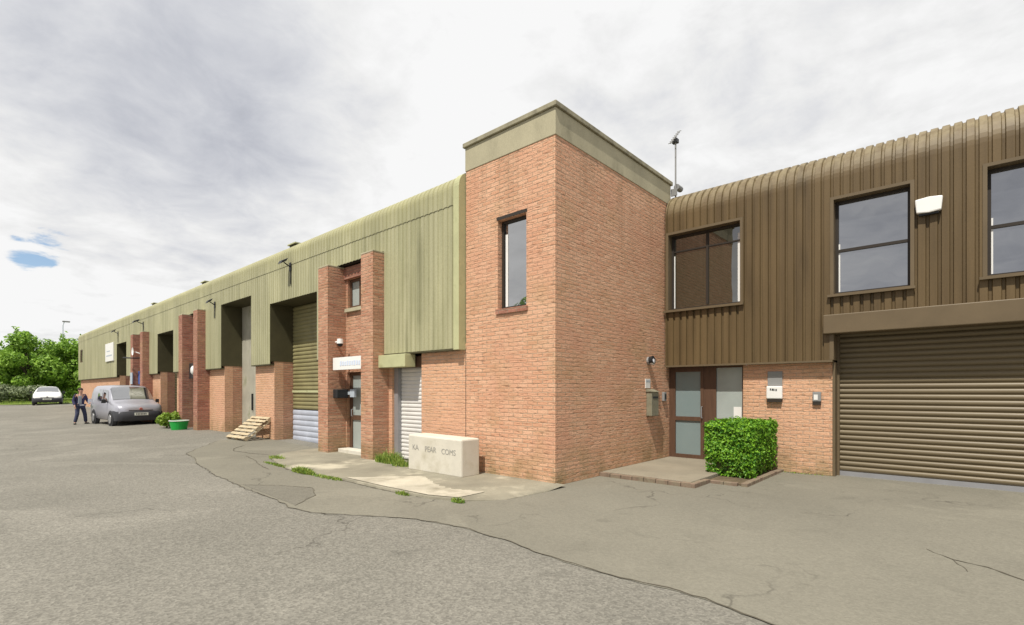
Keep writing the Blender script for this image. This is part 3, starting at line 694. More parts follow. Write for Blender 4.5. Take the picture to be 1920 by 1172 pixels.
# glazed door and sidelight
fy = 11.16
fr = MB(); fr.wall(-5.128, -4.33, .086, 2.16, fy, fy+.07, [(-4.98, -4.40, .17, .93), (-4.98, -4.40, 1.02, 2.03)])
d = fr.build('door', 'wood', ou)
m = MB(); m.box(-4.99, -4.39, fy+.03, fy+.045, .16, .94); m.box(-4.99, -4.39, fy+.03, fy+.045, 1.01, 2.04); m.build('pane', 'frost', d)
m = MB(); m.tube([(-4.36, fy-.005, 1.0), (-4.36, fy-.05, 1.0), (-4.36, fy-.05, 1.25), (-4.36, fy-.005, 1.25)], .012); m.build('handle', 'midgrey', d)
fr = MB(); fr.wall(-4.328, -3.467, .086, 2.16, fy+.01, fy+.08, [(-4.06, -3.52, 1.0, 2.10)])
sl = fr.build('sidelight', 'wood', ou)
m = MB(); m.box(-4.07, -3.51, fy+.04, fy+.055, .99, 2.11); m.build('pane', 'frost_light', sl)
m = MB(); m.box(-3.70, -3.54, fy+.033, fy+.038, 1.03, 1.26); m.build('white_notice', 'white', sl)

# ------------------------------------------------------------------ fittings
# tv aerial
a = thing('tv_aerial', (-5.10, 11.05, 6.0), 'thin grey aerial on a mast at the back corner of the brick tower', 'aerial')
m = MB(); m.tube([(-5.05, 11.33, 6.05), (-5.05, 11.33, 7.50)], .02); m.build('mast', 'grey', a)
m = MB(); b0, b1 = Vector((-5.05, 11.05, 7.27)), Vector((-5.05, 11.52, 7.72)); m.tube([b0, b1], .016)
for k in range(7):
    q = b0.lerp(b1, k/6); m.tube([q+Vector((-.05, 0, 0)), q+Vector((.05, 0, 0))], .009, 5)
m.build('antenna', 'grey', a)
m = MB(); m.box(-5.13, -5.0, 11.28, 11.40, 7.38, 7.47); m.build('clamp', 'black', a)
m = MB(); m.tube([(-5.05, 11.33, 6.2), (-5.05, 11.262, 6.2)], .025); m.box(-5.12, -4.98, 11.23, 11.262, 6.12, 6.28); m.build('bracket', 'grey', a)
m = MB(); m.tube([(-5.05, 11.38, 6.37), (-5.05, 11.60, 6.37)], .07, 10); m.build('junction_box', 'grey', a)
# bulkhead lamp on the tower side
a = thing('wall_lamp', (TX1, 10.11, 2.2), 'round grey bulkhead lamp on brick tower side, left of the glazed door', 'lamp')
m = MB(); m.tube([(TX1, 10.12, 2.25), (TX1+.05, 10.12, 2.25)], .085, 14); m.build('base', 'grey', a)
m = MB(); m.ball((TX1+.09, 10.12, 2.23), (.075, .07, .075)); m.build('lens', 'lamp', a, smooth=True)
m = MB(); m.tube([(TX1+.045, 10.12, 2.25), (TX1+.13, 10.12, 2.27)], [.085, .09], 14); m.build('hood', 'black', a)
a = MB(); a.box(TX1+.001, TX1+.012, 9.98, 10.20, 1.66, 1.86); o = a.build('wall_plate', 'white', loc=(TX1, 10.09, 1.76)); tag(o, 'small white plate on brick tower side between lamp and mailbox', 'sign')
m = MB(); m.box(TX1+.0125, TX1+.0145, 10.0, 10.18, 1.79, 1.83); q = m.build('plate_header', 'pale_blue', None); q.parent = o; q.location = (-TX1, -10.09, -1.76)
a = thing('mailbox', (TX1, 10.2, 1.04), 'grey green metal mailbox on the brick tower side beside glazed door', 'mailbox')
m = MB(); m.box(TX1+.001, TX1+.13, 10.03, 10.36, 1.06, 1.58); m.build('body', 'mailbox', a, bevel=.012)
m = MB(); m.poly([(TX1+.001, 10.01, 1.582), (TX1+.15, 10.01, 1.582), (TX1+.001, 10.01, 1.64)], (0, .37, 0)); m.build('lid', 'mailbox', a)
m = MB(); m.box(TX1+.131, TX1+.137, 10.08, 10.31, 1.44, 1.48); m.build('slot', 'black', a)
a = thing('entry_keypad', (TX1, 10.85, 1.35), 'small dark keypad box on tower brick next to the glazed door frame', 'keypad')
m = MB(); m.box(TX1+.001, TX1+.06, 10.78, 10.90, 1.37, 1.57); m.build('body', 'grey', a, bevel=.008)
m = MB(); m.box(TX1+.061, TX1+.064, 10.80, 10.88, 1.41, 1.53); m.build('buttons', 'black', a)
# plaque, letterbox, intercom on the office brick
o = MB().box(-2.99, -2.72, 11.04, 11.058, 1.70, 1.99).build('wall_plaque', 'grey', loc=(-2.85, 11.05, 1.7), bevel=.004); tag(o, 'plain grey plaque above white letterbox on orange brick wall', 'sign')
a = thing('letterbox', (-2.85, 11.06, 1.4), 'white letterbox with dark lettering under the grey plaque on brick wall', 'letterbox')
m = MB(); m.box(-3.0, -2.71, 10.975, 11.058, 1.44, 1.695); m.build('body', 'white', a, bevel=.02)
m = MB()
for k, wd in enumerate((.022, .03, .018, .026)): m.box(-2.93+k*.034, -2.93+k*.034+wd, 10.971, 10.9745, 1.61-.004*k, 1.65-.004*k)
m.build('lettering', 'ink', a)
m = MB(); m.box(-2.985, -2.725, 10.985, 11.058, 1.375, 1.438); m.build('slot', 'dark_frame', a)
a = thing('intercom', (-2.12, 11.06, 1.36), 'small dark intercom box with button panel on brick near roller door', 'intercom')
m = MB(); m.box(-2.19, -2.05, 11.0, 11.058, 1.40, 1.58); m.build('body', 'grey', a, bevel=.008)
m = MB(); m.box(-2.165, -2.10, 10.994, 10.999, 1.43, 1.53); m.build('keypad', 'white', a)
m = MB(); m.box(-2.185, -2.055, 11.01, 11.058, 1.335, 1.398); m.build('base', 'dark_frame', a)
# alarm box
a = thing('alarm_box', (-.47, OY, 4.5), 'white alarm box on brown cladding between the two right windows', 'alarm box')
m = MB(); m.poly([(-.63, OY-.10, 4.56), (-.47, OY-.105, 4.545), (-.31, OY-.10, 4.56), (-.29, OY-.09, 4.79), (-.47, OY-.095, 4.81), (-.65, OY-.09, 4.79)], (0, .09, 0)); m.build('cover', 'white', a, bevel=.018)
m = MB(); m.box(-.60, -.34, OY-.07, OY-.001, 4.52, 4.545); m.build('base', 'black', a)
# white fascia sign above the left entrance
a = thing('door_sign', (-11.2, 6.5, 2.1), 'white sign board with faint blue print above the recessed entrance between piers', 'sign')
m = MB(); m.box(-11.90, -10.44, 6.49, 6.56, 2.12, 2.43); m.build('board', 'white', a, bevel=.006)
m = MB()
for k in range(9): m.box(-11.55+k*.105, -11.55+k*.105+.07, 6.484, 6.489, 2.22+.004*(k % 2), 2.335-.008*(k % 3))
m.build('print', 'white_blue', a)
for xa in (-11.8, -10.6): MB().box(xa, xa+.05, 6.561, 6.878, 2.2, 2.25).build('bracket', 'grey', a)
a = thing('post_box', (-11.95, 6.6, 1.4), 'dark post box with pale panel on the pier side inside recessed entrance', 'mailbox')
m = MB(); m.box(-11.949, -11.74, 6.52, 6.84, 1.42, 1.64); m.build('body', 'black', a, bevel=.012)
m = MB(); m.box(-11.62, -11.42, 6.80, 6.868, 1.44, 1.64); m.box(-11.739, -11.621, 6.81, 6.86, 1.5, 1.6); m.build('panel', 'pale_blue', a, bevel=.006)
a = thing('security_camera', (-11.94, 6.55, 2.6), 'white dome security camera on the left entrance pier above the sign board', 'camera')
m = MB(); m.tube([(-11.95, 6.60, 2.84), (-11.72, 6.60, 2.84)], .025); m.build('arm', 'white', a)
m = MB(); m.tube([(-11.74, 6.6, 2.79), (-11.74, 6.6, 2.91)], [.085, .07], 14); m.build('housing', 'white', a, smooth=False)
m = MB(); m.ball((-11.74, 6.6, 2.78), .07); m.build('dome', 'black', a, smooth=True)
# floodlights
def floodlight(x, z, label, big=1.0):
    a = thing('floodlight', (x, CY, z), label, 'floodlight', 'floodlights along the olive facade')
    m = MB(); m.box(x-.05, x+.05, CY-.03, CY-.001, z-.12, z+.12); m.tube([(x, CY-.02, z), (x, CY-.20*big, z+.10)], .018); m.build('bracket', 'black', a)
    m = MB(); m.poly([(x-.11*big, CY-.34*big, z+.03), (x+.11*big, CY-.34*big, z+.03), (x+.11*big, CY-.17*big, z+.13), (x-.11*big, CY-.17*big, z+.13)], (0, .05, .10)); m.build('housing', 'black', a, bevel=.012)
    m = MB(); m.poly([(x-.095*big, CY-.33*big, z+.028), (x+.095*big, CY-.33*big, z+.028), (x+.095*big, CY-.185*big, z+.112), (x-.095*big, CY-.185*big, z+.112)], (0, .003, .006)); m.build('lens', 'lamp', a)
    m = MB(); m.tube([(x+.02, CY-.02, z-.1), (x+.03, CY-.02, z-.25), (x+.02, CY-.02, z-.5)], .012, 6); m.build('cable', 'black', a)
    return a
floodlight(-14.62, 5.20, 'black floodlight on bracket above the nearest shuttered bay of the olive facade')
floodlight(-20.85, 4.80, 'black floodlight beside the head of the tall grey door bay', .9)
floodlight(-31.2, 5.0, 'large dark floodlight over the far pair of brick piers', 1.35)
floodlight(-36.9, 4.95, 'farthest small floodlight beside the white facade sign')
# roof vents
def vent(x, label):
    a = thing('roof_vent', (x, 7.6, 5.95), label, 'roof vent', 'box vents along the warehouse roof edge')
    m = MB(); m.box(x-.22, x+.22, 7.35, 7.85, 5.87, 6.26); m.build('housing', 'olive_dark', a, bevel=.01)
    m = MB(); m.box(x-.27, x+.27, 7.30, 7.90, 6.262, 6.30); m.build('cap', 'olive_trim', a)
vent(-16.0, 'nearest small box vent on the warehouse roof edge'); vent(-24.4, 'middle small box vent on the warehouse roof edge'); vent(-32.4, 'farthest small box vent on the warehouse roof edge')
# facade signs further along
a = thing('facade_sign', (-39, CY, 3.4), 'white sign panel with dark print on the far end of the olive facade', 'sign')
m = MB(); m.box(-40.2, -37.95, CY-.06, CY-.003, 3.42, 4.52); m.build('board', 'white', a)
m = MB(); m.box(-39.9, -38.3, CY-.064, CY-.061, 3.72, 3.80); m.box(-39.8, -38.8, CY-.064, CY-.061, 4.0, 4.06); m.build('print', 'pale_blue', a)
a = thing('hanging_sign', (-32, 6.6, 2), 'blue and white sign between the far pair of brick piers', 'sign')
m = MB(); m.box(-31.99, -30.6, 6.60, 6.66, 1.95, 2.62); m.build('board', 'blue', a)
m = MB(); m.box(-32.40, -32.0, 6.34, 6.375, 1.95, 2.55); m.build('side_panel', 'pale_blue', a)
m = MB(); m.box(-31.99, -31.9, 6.62, 6.878, 2.2, 2.3); m.build('bracket', 'grey', a)
o = MB().box(-33.2, -32.6, CY-.05, CY-.003, 2.7, 4.5).build('lit_pier_strip', 'pale_blue', loc=(-32.9, CY, 2.7)); tag(o, 'tall pale grey blue strip added for the lit pier front at the far brick piers', 'sign')  # pale strip added to show the lit front of the far left pier
a = thing('wall_light', (-23.0, 6.85, 2.3), 'round pale wall light on dark bracket between middle pair of brick piers', 'lamp')
m = MB(); m.ball((-22.9, 6.52, 2.42), (.20, .08, .18)); m.build('globe', 'white', a, smooth=True)
m = MB(); m.box(-23.7, -22.6, 6.60, 6.878, 2.10, 2.72); m.build('bracket', 'black', a, bevel=.02)
a = thing('satellite_dish', (-31.7, 6.8, 3.3), 'small pale satellite dish on dark arm above the blue sign', 'satellite dish')
m = MB(); m.tube([(-31.4, 6.86, 3.30), (-31.4, 6.25, 3.26), (-32.1, 6.0, 3.3)], .035); m.build('arm', 'black', a)
m = MB(); vs = []
for r_, d_ in ((0, .07), (.12, .035), (.21, 0)):
    for k in range(14): t = 2*math.pi*k/14; vs.append((-31.7+r_*math.cos(t), 6.30+d_, 3.62+r_*math.sin(t)))
m.add(vs, [(j*14+k, j*14+(k+1) % 14, (j+1)*14+(k+1) % 14, (j+1)*14+k) for j in range(2) for k in range(14)]); m.tube([(-31.7, 6.4, 3.6), (-31.5, 6.75, 3.45), (-31.5, 6.878, 3.45)], .025)
m.build('dish', 'white', a)

# ------------------------------------------------------------------ lettered concrete block
a = thing('concrete_block', (-7.55, 6.4, .05), 'pale concrete block with worn lettering standing against brick at the tower foot', 'block')
m = MB(); m.poly([(-8.30, 6.14, .03), (-6.73, 6.14, .03), (-6.73, 6.14, .725), (-8.30, 6.14, .74)], (0, .46, 0)); m.build('body', 'block', a, bevel=.03)
text_mesh('KA', .15, 'ink_soft', a, 'lettering', Matrix.Translation((-8.06, 6.138, .49)) @ FACE_FRONT, .0025)
text_mesh('PEAR', .15, 'ink_soft', a, 'lettering', Matrix.Translation((-7.60, 6.138, .48)) @ FACE_FRONT, .0025)
text_mesh('COMS', .145, 'ink_soft', a, 'lettering', Matrix.Translation((-7.08, 6.138, .47)) @ FACE_FRONT, .0025)

# ------------------------------------------------------------------ foliage
def leaves(mb, rr, pts, size, up=0.0, narrow=.55):
    for (p, sc, nrm) in pts:
        d = Vector((rr.gauss(0, 1), rr.gauss(0, 1), rr.gauss(0, 1)))
        if nrm is not None: d = d*.6+Vector(nrm)*1.0
        d.z += up
        if d.length < 1e-3: d = Vector((0, 0, 1))
        d.normalize(); a = d.orthogonal().normalized(); a = Matrix.Rotation(rr.uniform(0, 6.28), 3, d) @ a; b = d.cross(a)
        L = size*sc*rr.uniform(.7, 1.3); Wd = L*narrow; P = Vector(p); o = len(mb.v)
        mb.v += [tuple(P-a*L), tuple(P-b*Wd+d*L*.12), tuple(P+a*L), tuple(P+b*Wd+d*L*.12)]; mb.f.append((o, o+1, o+2, o+3))
def bumpy(x, y, z): return math.sin(x*5.1+1.3)*math.sin(y*4.3+.7)*.5+math.sin(z*6.7+x*3)*.35+math.sin((x+y)*11+z*9)*.2
# clipped hedge by the door
rr = random.Random(21)
a = thing('clipped_hedge', (-3.2, 10.1, 0), 'bright green clipped box hedge in brick edged bed by the office door', 'hedge')
hx0, hx1, hy0, hy1, hz = -3.64, -2.77, 9.42, 10.85, 1.03
pts = []
for k in range(11000):
    f = rr.random()
    x, y, z = rr.uniform(hx0, hx1), rr.uniform(hy0, hy1), rr.uniform(.05, hz)
    s_ = rr.choices((0, 1, 2, 3, 4), (3, 3, 2.2, 1.2, 1.0))[0]; inn = abs(rr.gauss(0, .05)); nrm = None
    bo = .045*bumpy(x*1.6, y*1.6, z*1.7)+.015*bumpy(x*5, y*5, z*5)+.02*(1 if rr.random() < .06 else 0)*rr.random()*2
    tp = .09*sstep(.55, 0, z)
    if s_ == 0: y = hy0+inn-bo+tp; nrm = (0, -1, .35)
    elif s_ == 1: x = hx1-inn+bo-tp; nrm = (1, 0, .35)
    elif s_ == 2: z = hz-inn+bo*1.3; nrm = (0, 0, 1)
    elif s_ == 3: x = hx0+inn-bo+tp; nrm = (-1, 0, .35)
    else: y = hy1-inn; nrm = (0, 1, .3)
    cx = min(x-hx0, hx1-x); cy = min(y-hy0, hy1-y)
    if z > hz-.08 and min(cx, cy) < .05: z -= rr.random()*.08
    if z < .3 and rr.random() < .35: continue
    pts.append(((x, y, z), 1, nrm))
m = MB(); leaves(m, rr, pts, .031); m.build('foliage', 'leaf_hedge', a)
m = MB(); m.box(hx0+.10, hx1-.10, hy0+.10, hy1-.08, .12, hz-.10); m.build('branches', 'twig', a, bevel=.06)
m = MB()
for k in range(5): m.tube([(hx0+.25+.1*k, hy0+.3+.2*k, .0), (hx0+.27+.1*k, hy0+.32+.2*k, .2)], .014, 6)
m.build('stem', 'bark', a)
a = thing('planting_bed', (-3.2, 10, 0), 'low brick edging with soil around the clipped hedge', 'planter')
m = MB(); y = 8.83
while y < 11.0: m.box(-2.80, -2.70, y, y+.215, -.02, .06+rr.uniform(-.008, .008)); y += .225
x = -3.30
while x < -2.85: m.box(x, x+.215, 8.80, 8.90, -.02, .06+rr.uniform(-.008, .008)); x += .225
m.build('edging', 'edging', a, bevel=.008)
m = MB(); m.box(-3.405, -2.801, 8.901, 11.05, -.02, .03); m.build('soil', 'soil', a)

def tuft(name, c, rx, ry, n, h, seed, label, cat='weeds', m_='blade', group=None, w=.008, spread=.35):
    rr = random.Random(seed); b = MB()
    for k in range(n):
        t = rr.uniform(0, 6.28); q = math.sqrt(rr.random()); x = c[0]+rx*q*math.cos(t); y = c[1]+ry*q*math.sin(t)
        hh = h*rr.uniform(.45, 1.1)*(1-.5*q); d = Vector((rr.gauss(0, spread), rr.gauss(0, spread), 0))*hh; z = c[2]-.01; s = Vector((rr.uniform(-1, 1), rr.uniform(-1, 1), 0)).normalized()*w*rr.uniform(.7, 1.6)
        p0 = Vector((x, y, z)); p1 = p0+Vector((0, 0, hh*.6))+d*.35; p2 = p0+Vector((0, 0, hh))+d; o = len(b.v)
        b.v += [tuple(p0-s), tuple(p0+s), tuple(p1+s*.8), tuple(p1-s*.8), tuple(p2)]; b.f += [(o, o+1, o+2, o+3), (o+3, o+2, o+4)]
    return tag(b.build(name, m_, loc=c), label, cat, group)
tuft('grass_tuft', (-9.35, 6.42, .05), .42, .22, 420, .34, 1, 'tall bright green weeds at foot of second pier by white roller door')
tuft('grass_tuft', (-8.72, 6.30, .05), .25, .18, 170, .22, 2, 'low green weeds against left end of the concrete block')
tuft('grass_strip', (-11.95, 5.12, .03), .35, .12, 260, .11, 3, 'green weeds at rounded far corner of the pavement edge', spread=.6)
tuft('grass_strip', (-10.9, 4.70, .02), .75, .06, 260, .07, 4, 'thin line of low weeds along the pavement edge', spread=.7)
tuft('grass_strip', (-8.9, 4.62, .02), .6, .07, 200, .06, 14, 'sparse yellowing weeds along pavement edge below the white roller door', spread=.7)
tuft('grass_tuft', (-9.62, 4.62, .02), .42, .11, 480, .15, 5, 'clump of weeds midway along the pavement edge in front of the piers', spread=.6)
tuft('grass_strip', (-8.55, 4.66, .02), .35, .06, 140, .06, 6, 'short yellowish weeds on the pavement edge left of the pale patch', spread=.7)
tuft('grass_tuft', (-6.45, 4.66, .02), .16, .05, 80, .08, 7, 'small weed on the pavement edge in front of the tower', spread=.6)
tuft('grass_tuft', (-5.42, 4.88, .02), .12, .07, 110, .09, 8, 'small green weed at the pavement corner nearest the viewer', spread=.6)
tuft('moss_strip', (-5.02, 9.0, .0), .05, .75, 260, .07, 9, 'thin mossy weeds along the foot of the tower side wall', spread=.6)
tuft('moss_strip', (-2.55, 10.98, .0), .7, .05, 150, .06, 10, 'thin mossy weeds along foot of office brick wall', spread=.6)

def blob_points(rr, c, r, n, shell=.5):
    out = []
    for _ in range(n):
        d = Vector((rr.gauss(0, 1), rr.gauss(0, 1), rr.gauss(0, 1))).normalized(); q = rr.random()**(1/3)*(1-shell)+shell*rr.uniform(.75, 1.05)
        out.append(((c[0]+d.x*r[0]*q, c[1]+d.y*r[1]*q, c[2]+d.z*r[2]*q), 1, tuple(d)))
    return out
def bush(name, c, r, n, size, mt, seed, label, cat='shrub'):
    rr = random.Random(seed); a = thing(name, c, label, cat); m = MB(); pts = []
    for k in range(9):
        q = (c[0]+rr.uniform(-.6, .6)*r[0], c[1]+rr.uniform(-.6, .6)*r[1], c[2]+r[2]*rr.uniform(.45, 1.25)); s = rr.uniform(.4, .6)
        pts += blob_points(rr, q, tuple(x*s for x in r), n//9)
    pts = [p for p in pts if p[0][2] > c[2]]
    leaves(m, rr, pts, size); m.build('foliage', mt, a)
    m = MB()
    for k in range(7): m.tube([c, (c[0]+rr.uniform(-.5, .5)*r[0], c[1]+rr.uniform(-.5, .5)*r[1], c[2]+r[2])], [.02, .008], 5)
    m.build('stem', 'bark', a)
bush('leafy_bush', (-24.1, 6.05, .08), (.58, .42, .42), 1500, .06, 'leaf_bush', 31, 'small yellow green bush between silver van and green tub')
def tree(c, h, r, seed, mt, label, trunk_h=.3, n=9000, size=.15, blobs=34):
    rr = random.Random(seed); a = thing('tree', c, label, 'tree', 'trees at the far end of the yard')
    t = MB(); top = Vector((c[0]+rr.uniform(-.3, .3), c[1]+rr.uniform(-.3, .3), c[2]+h*.55))
    t.tube([c, (c[0]+.05, c[1], c[2]+h*trunk_h*.6), top], [.17, .14, .07], 9)
    cen = Vector((c[0], c[1], c[2]+h*.50)); m = MB(); pts = []
    for k in range(blobs):
        d = Vector((rr.gauss(0, 1), rr.gauss(0, 1), rr.gauss(0, .9))).normalized(); q = rr.uniform(.45, .86)
        p = cen+Vector((d.x*r*q, d.y*r*q, d.z*h*.49*q)); br = rr.uniform(.26, .40)*r
        pts += blob_points(rr, p, (br, br, br*.8), n//blobs, .35)
        if rr.random() < .35:
            for j in range(25):
                e = p+d*br*rr.uniform(.9, 1.5)+Vector((rr.gauss(0, .12), rr.gauss(0, .12), rr.uniform(0, .5))); pts.append((tuple(e), .9, None))
        s0 = Vector(c).lerp(top, rr.uniform(.45, 1)); t.tube([s0, s0.lerp(p, .5)+Vector((0, 0, .15)), p], [.06, .04, .015], 5)
    pts = [p for p in pts if p[0][2] > c[2]+h*.06]
    leaves(m, rr, pts, size, .25); m.build('crown', mt, a); t.build('trunk', 'bark', a, smooth=True)
G0 = .42
tree((-66.0, 5.4, G0+.1), 6.7, 3.0, 41, 'leaf_tree', 'broad green tree behind the white car, leftmost large crown', n=12000)
tree((-67.5, 8.8, G0+.1), 7.0, 3.2, 42, 'leaf_tree', 'tall rounded green tree above the white car', n=12000)
tree((-64.5, 11.0, G0+.1), 7.2, 2.9, 43, 'leaf_tree2', 'bright yellow green tree touching the far end of the warehouse', n=8000)
tree((-72.0, 2.2, G0+.1), 5.8, 2.6, 44, 'leaf_tree', 'lower green tree at the left edge of the photo', n=6000)
tree((-78.0, 8.0, G0+.1), 7.4, 3.6, 45, 'leaf_tree', 'dark green tree at the back of the far trees', n=7000, size=.2)
tree((-76.0, 14.5, G0+.1), 7.8, 3.6, 46, 'leaf_tree', 'green tree behind the yellow green tree by warehouse end', n=7000, size=.2)
bush('grey_shrub', (-63.5, 2.9, G0+.1), (1.5, 1.5, 1.2), 2600, .10, 'leaf_grey', 51, 'pale grey green shrub left of the white car')
bush('grey_shrub', (-62.8, 5.0, G0+.1), (1.3, 1.2, 1.0), 2000, .10, 'leaf_grey', 52, 'pale grey green shrub nearest the white car')
bush('dark_shrub', (-64.0, 9.4, G0+.1), (1.9, 1.8, 1.2), 3200, .11, 'leaf_tree', 53, 'dark green shrub behind the white car')
bush('dark_shrub', (-61.5, 10.9, G0+.1), (1.4, 1.4, 1.1), 2600, .10, 'leaf_tree', 54, 'dark green shrub at the far corner of the warehouse')
rr = random.Random(61); b = MB()
for k in range(9000):
    x = rr.uniform(-75, -57); y = rr.uniform(2.2, 14); y0 = 2.0 if x < -60 else 2.0+(x+60)*1.2
    if y < y0+.1: continue
    z = gz(x, y)+.08; hh = rr.uniform(.08, .22); s = rr.uniform(-.03, .03); o = len(b.v)
    b.v += [(x-.02, y, z), (x+.02, y+.02, z), (x+s, y+s, z+hh)]; b.f.append((o, o+1, o+2))
struct(b.build('grass', 'blade'), 'stuff')

tree((-25.5, -15.5, 0), 9.4, 2.6, 47, 'leaf_tree', 'loose green tree across the yard, seen only mirrored in the tall tower window', n=5000, blobs=22)
bush('dark_shrub', (-70.0, 4.4, G0+.1), (2.6, 2.6, 1.7), 3500, .13, 'leaf_tree', 55, 'dark green shrub under the leftmost large crown')
bush('dark_shrub', (-70.0, 12.5, G0+.1), (2.6, 2.6, 1.7), 3500, .13, 'leaf_tree', 56, 'dark green shrub under the yellow green tree')
rr = random.Random(62); b = MB(); pts = []
for k in range(16000):
    y = rr.uniform(-14, 34); hh = 4.5+1.2*math.sin(y*.55)+.7*math.sin(y*1.7+1)
    pts.append(((-88+rr.uniform(-2, 2), y, G0+hh*rr.random()), 1, (1, 0, .3)))
leaves(b, rr, pts, .26); struct(b.build('far_wood', 'leaf_tree'), 'stuff')
# street lamp and pale post behind the car
a = thing('street_lamp', (-69, 7.9, G0), 'slim grey street lamp with its head just above the far trees', 'street lamp')
m = MB(); m.tube([(-69, 7.9, G0), (-69, 7.9, G0+7.9), (-69, 8.0, G0+8.25)], [.05, .035, .03], 8); m.build('pole', 'pale_blue', a)
m = MB(); m.box(-69.12, -68.88, 7.85, 8.45, G0+8.25, G0+8.38); m.build('lamp_head', 'grey', a, bevel=.03)
a = thing('marker_post', (-57.5, 8.0, G0), 'slim white post standing behind the white car', 'post')
m = MB(); m.tube([(-57.5, 8.05, G0), (-57.5, 8.05, G0+3.1)], .07, 10); m.build('post', 'white', a)
m = MB(); m.tube([(-57.5, 8.05, G0+3.1), (-57.5, 8.05, G0+3.16)], .085, 10); m.build('post_cap', 'grey', a)

# ------------------------------------------------------------------ pallet, tub
a = thing('wooden_pallet', (-17.0, 6.0, .02), 'pale wooden pallet leaning low against the brick pier between the two bays', 'pallet', rz=0, local=True)
a.rotation_euler = (R(37), 0, R(4)); a.location = (-17.45, 5.95, .06)
m = MB()
for k in range(7): m.box(0, 1.2, k*.155, k*.155+.10, .10, .122)
m.build('deck_boards', 'pallet', a)
m = MB()
for x in (0, .55, 1.1):
    for y in (0, .45, .88): m.box(x, x+.1, y+.001, y+.14, .024, .0995)
m.build('blocks', 'pallet', a)
m = MB()
for x in (0, .55, 1.1): m.box(x, x+.1, 0, 1.03, 0, .0235)
m.build('base_boards', 'pallet', a)
a = thing('green_tub', (-22.95, 6.05, .08), 'low bright green plastic tub in front of the brick pier', 'tub')
m = MB(); c = (-22.95, 6.05)
vs = []; N = 20
for z, r_ in ((.06, .26), (.42, .33), (.40, .30), (.10, .23)):
    for k in range(N): t = 2*math.pi*k/N; vs.append((c[0]+r_*math.cos(t), c[1]+r_*math.sin(t), z+.02))
fs = [(j*N+k, j*N+(k+1) % N, (j+1)*N+(k+1) % N, (j+1)*N+k) for j in range(3) for k in range(N)]+[tuple(range(N-1, -1, -1)), tuple(3*N+k for k in range(N))]
m.add(vs, fs); m.build('body', 'green', a)
m = MB(); vs = []
for (z, r_) in ((.425, .345), (.45, .345), (.45, .31), (.425, .31)):
    for k in range(N): t = 2*math.pi*k/N; vs.append((c[0]+r_*math.cos(t), c[1]+r_*math.sin(t), z))
m.add(vs, [(j*N+k, j*N+(k+1) % N, ((j+1) % 4)*N+(k+1) % N, ((j+1) % 4)*N+k) for j in range(4) for k in range(N)]); m.build('rim', 'white', a)

# ------------------------------------------------------------------ vehicles
def spline(st, x):
    for i in range(len(st)-1):
        a, b = st[i], st[i+1]
        if a[0] >= x >= b[0]:
            t = (x-a[0])/(b[0]-a[0]); p0 = st[max(i-1, 0)]; p3 = st[min(i+2, len(st)-1)]; o = []
            for k in range(1, len(a)):
                m1 = (b[k]-p0[k])/2*(1 if i > 0 else 1); m2 = (p3[k]-a[k])/2
                m1 = max(-abs(b[k]-a[k])*2, min(abs(b[k]-a[k])*2, m1)); m2 = max(-abs(b[k]-a[k])*2, min(abs(b[k]-a[k])*2, m2))
                o.append((2*t**3-3*t**2+1)*a[k]+(t**3-2*t**2+t)*m1+(-2*t**3+3*t**2)*b[k]+(t**3-t**2)*m2)
            return o
    return list(st[-1][1:])
def section(v, x):
    zb, ze, zt, w0, w1, w2 = v
    zm = (zb+ze)/2
    return [(x, 0, zb), (x, w0*.9, zb), (x, w0, zb+.06), (x, w0+(w1-w0)*.7+.015, zm), (x, w1, ze-.04), (x, w1-.015, ze), (x, w1+(w2-w1)*.5, ze+(zt-ze)*.55), (x, w2, zt-(zt-ze)*.14-.01), (x, w2-.09, zt-.012), (x, w2*.45, zt+.012), (x, 0, zt+.018)]
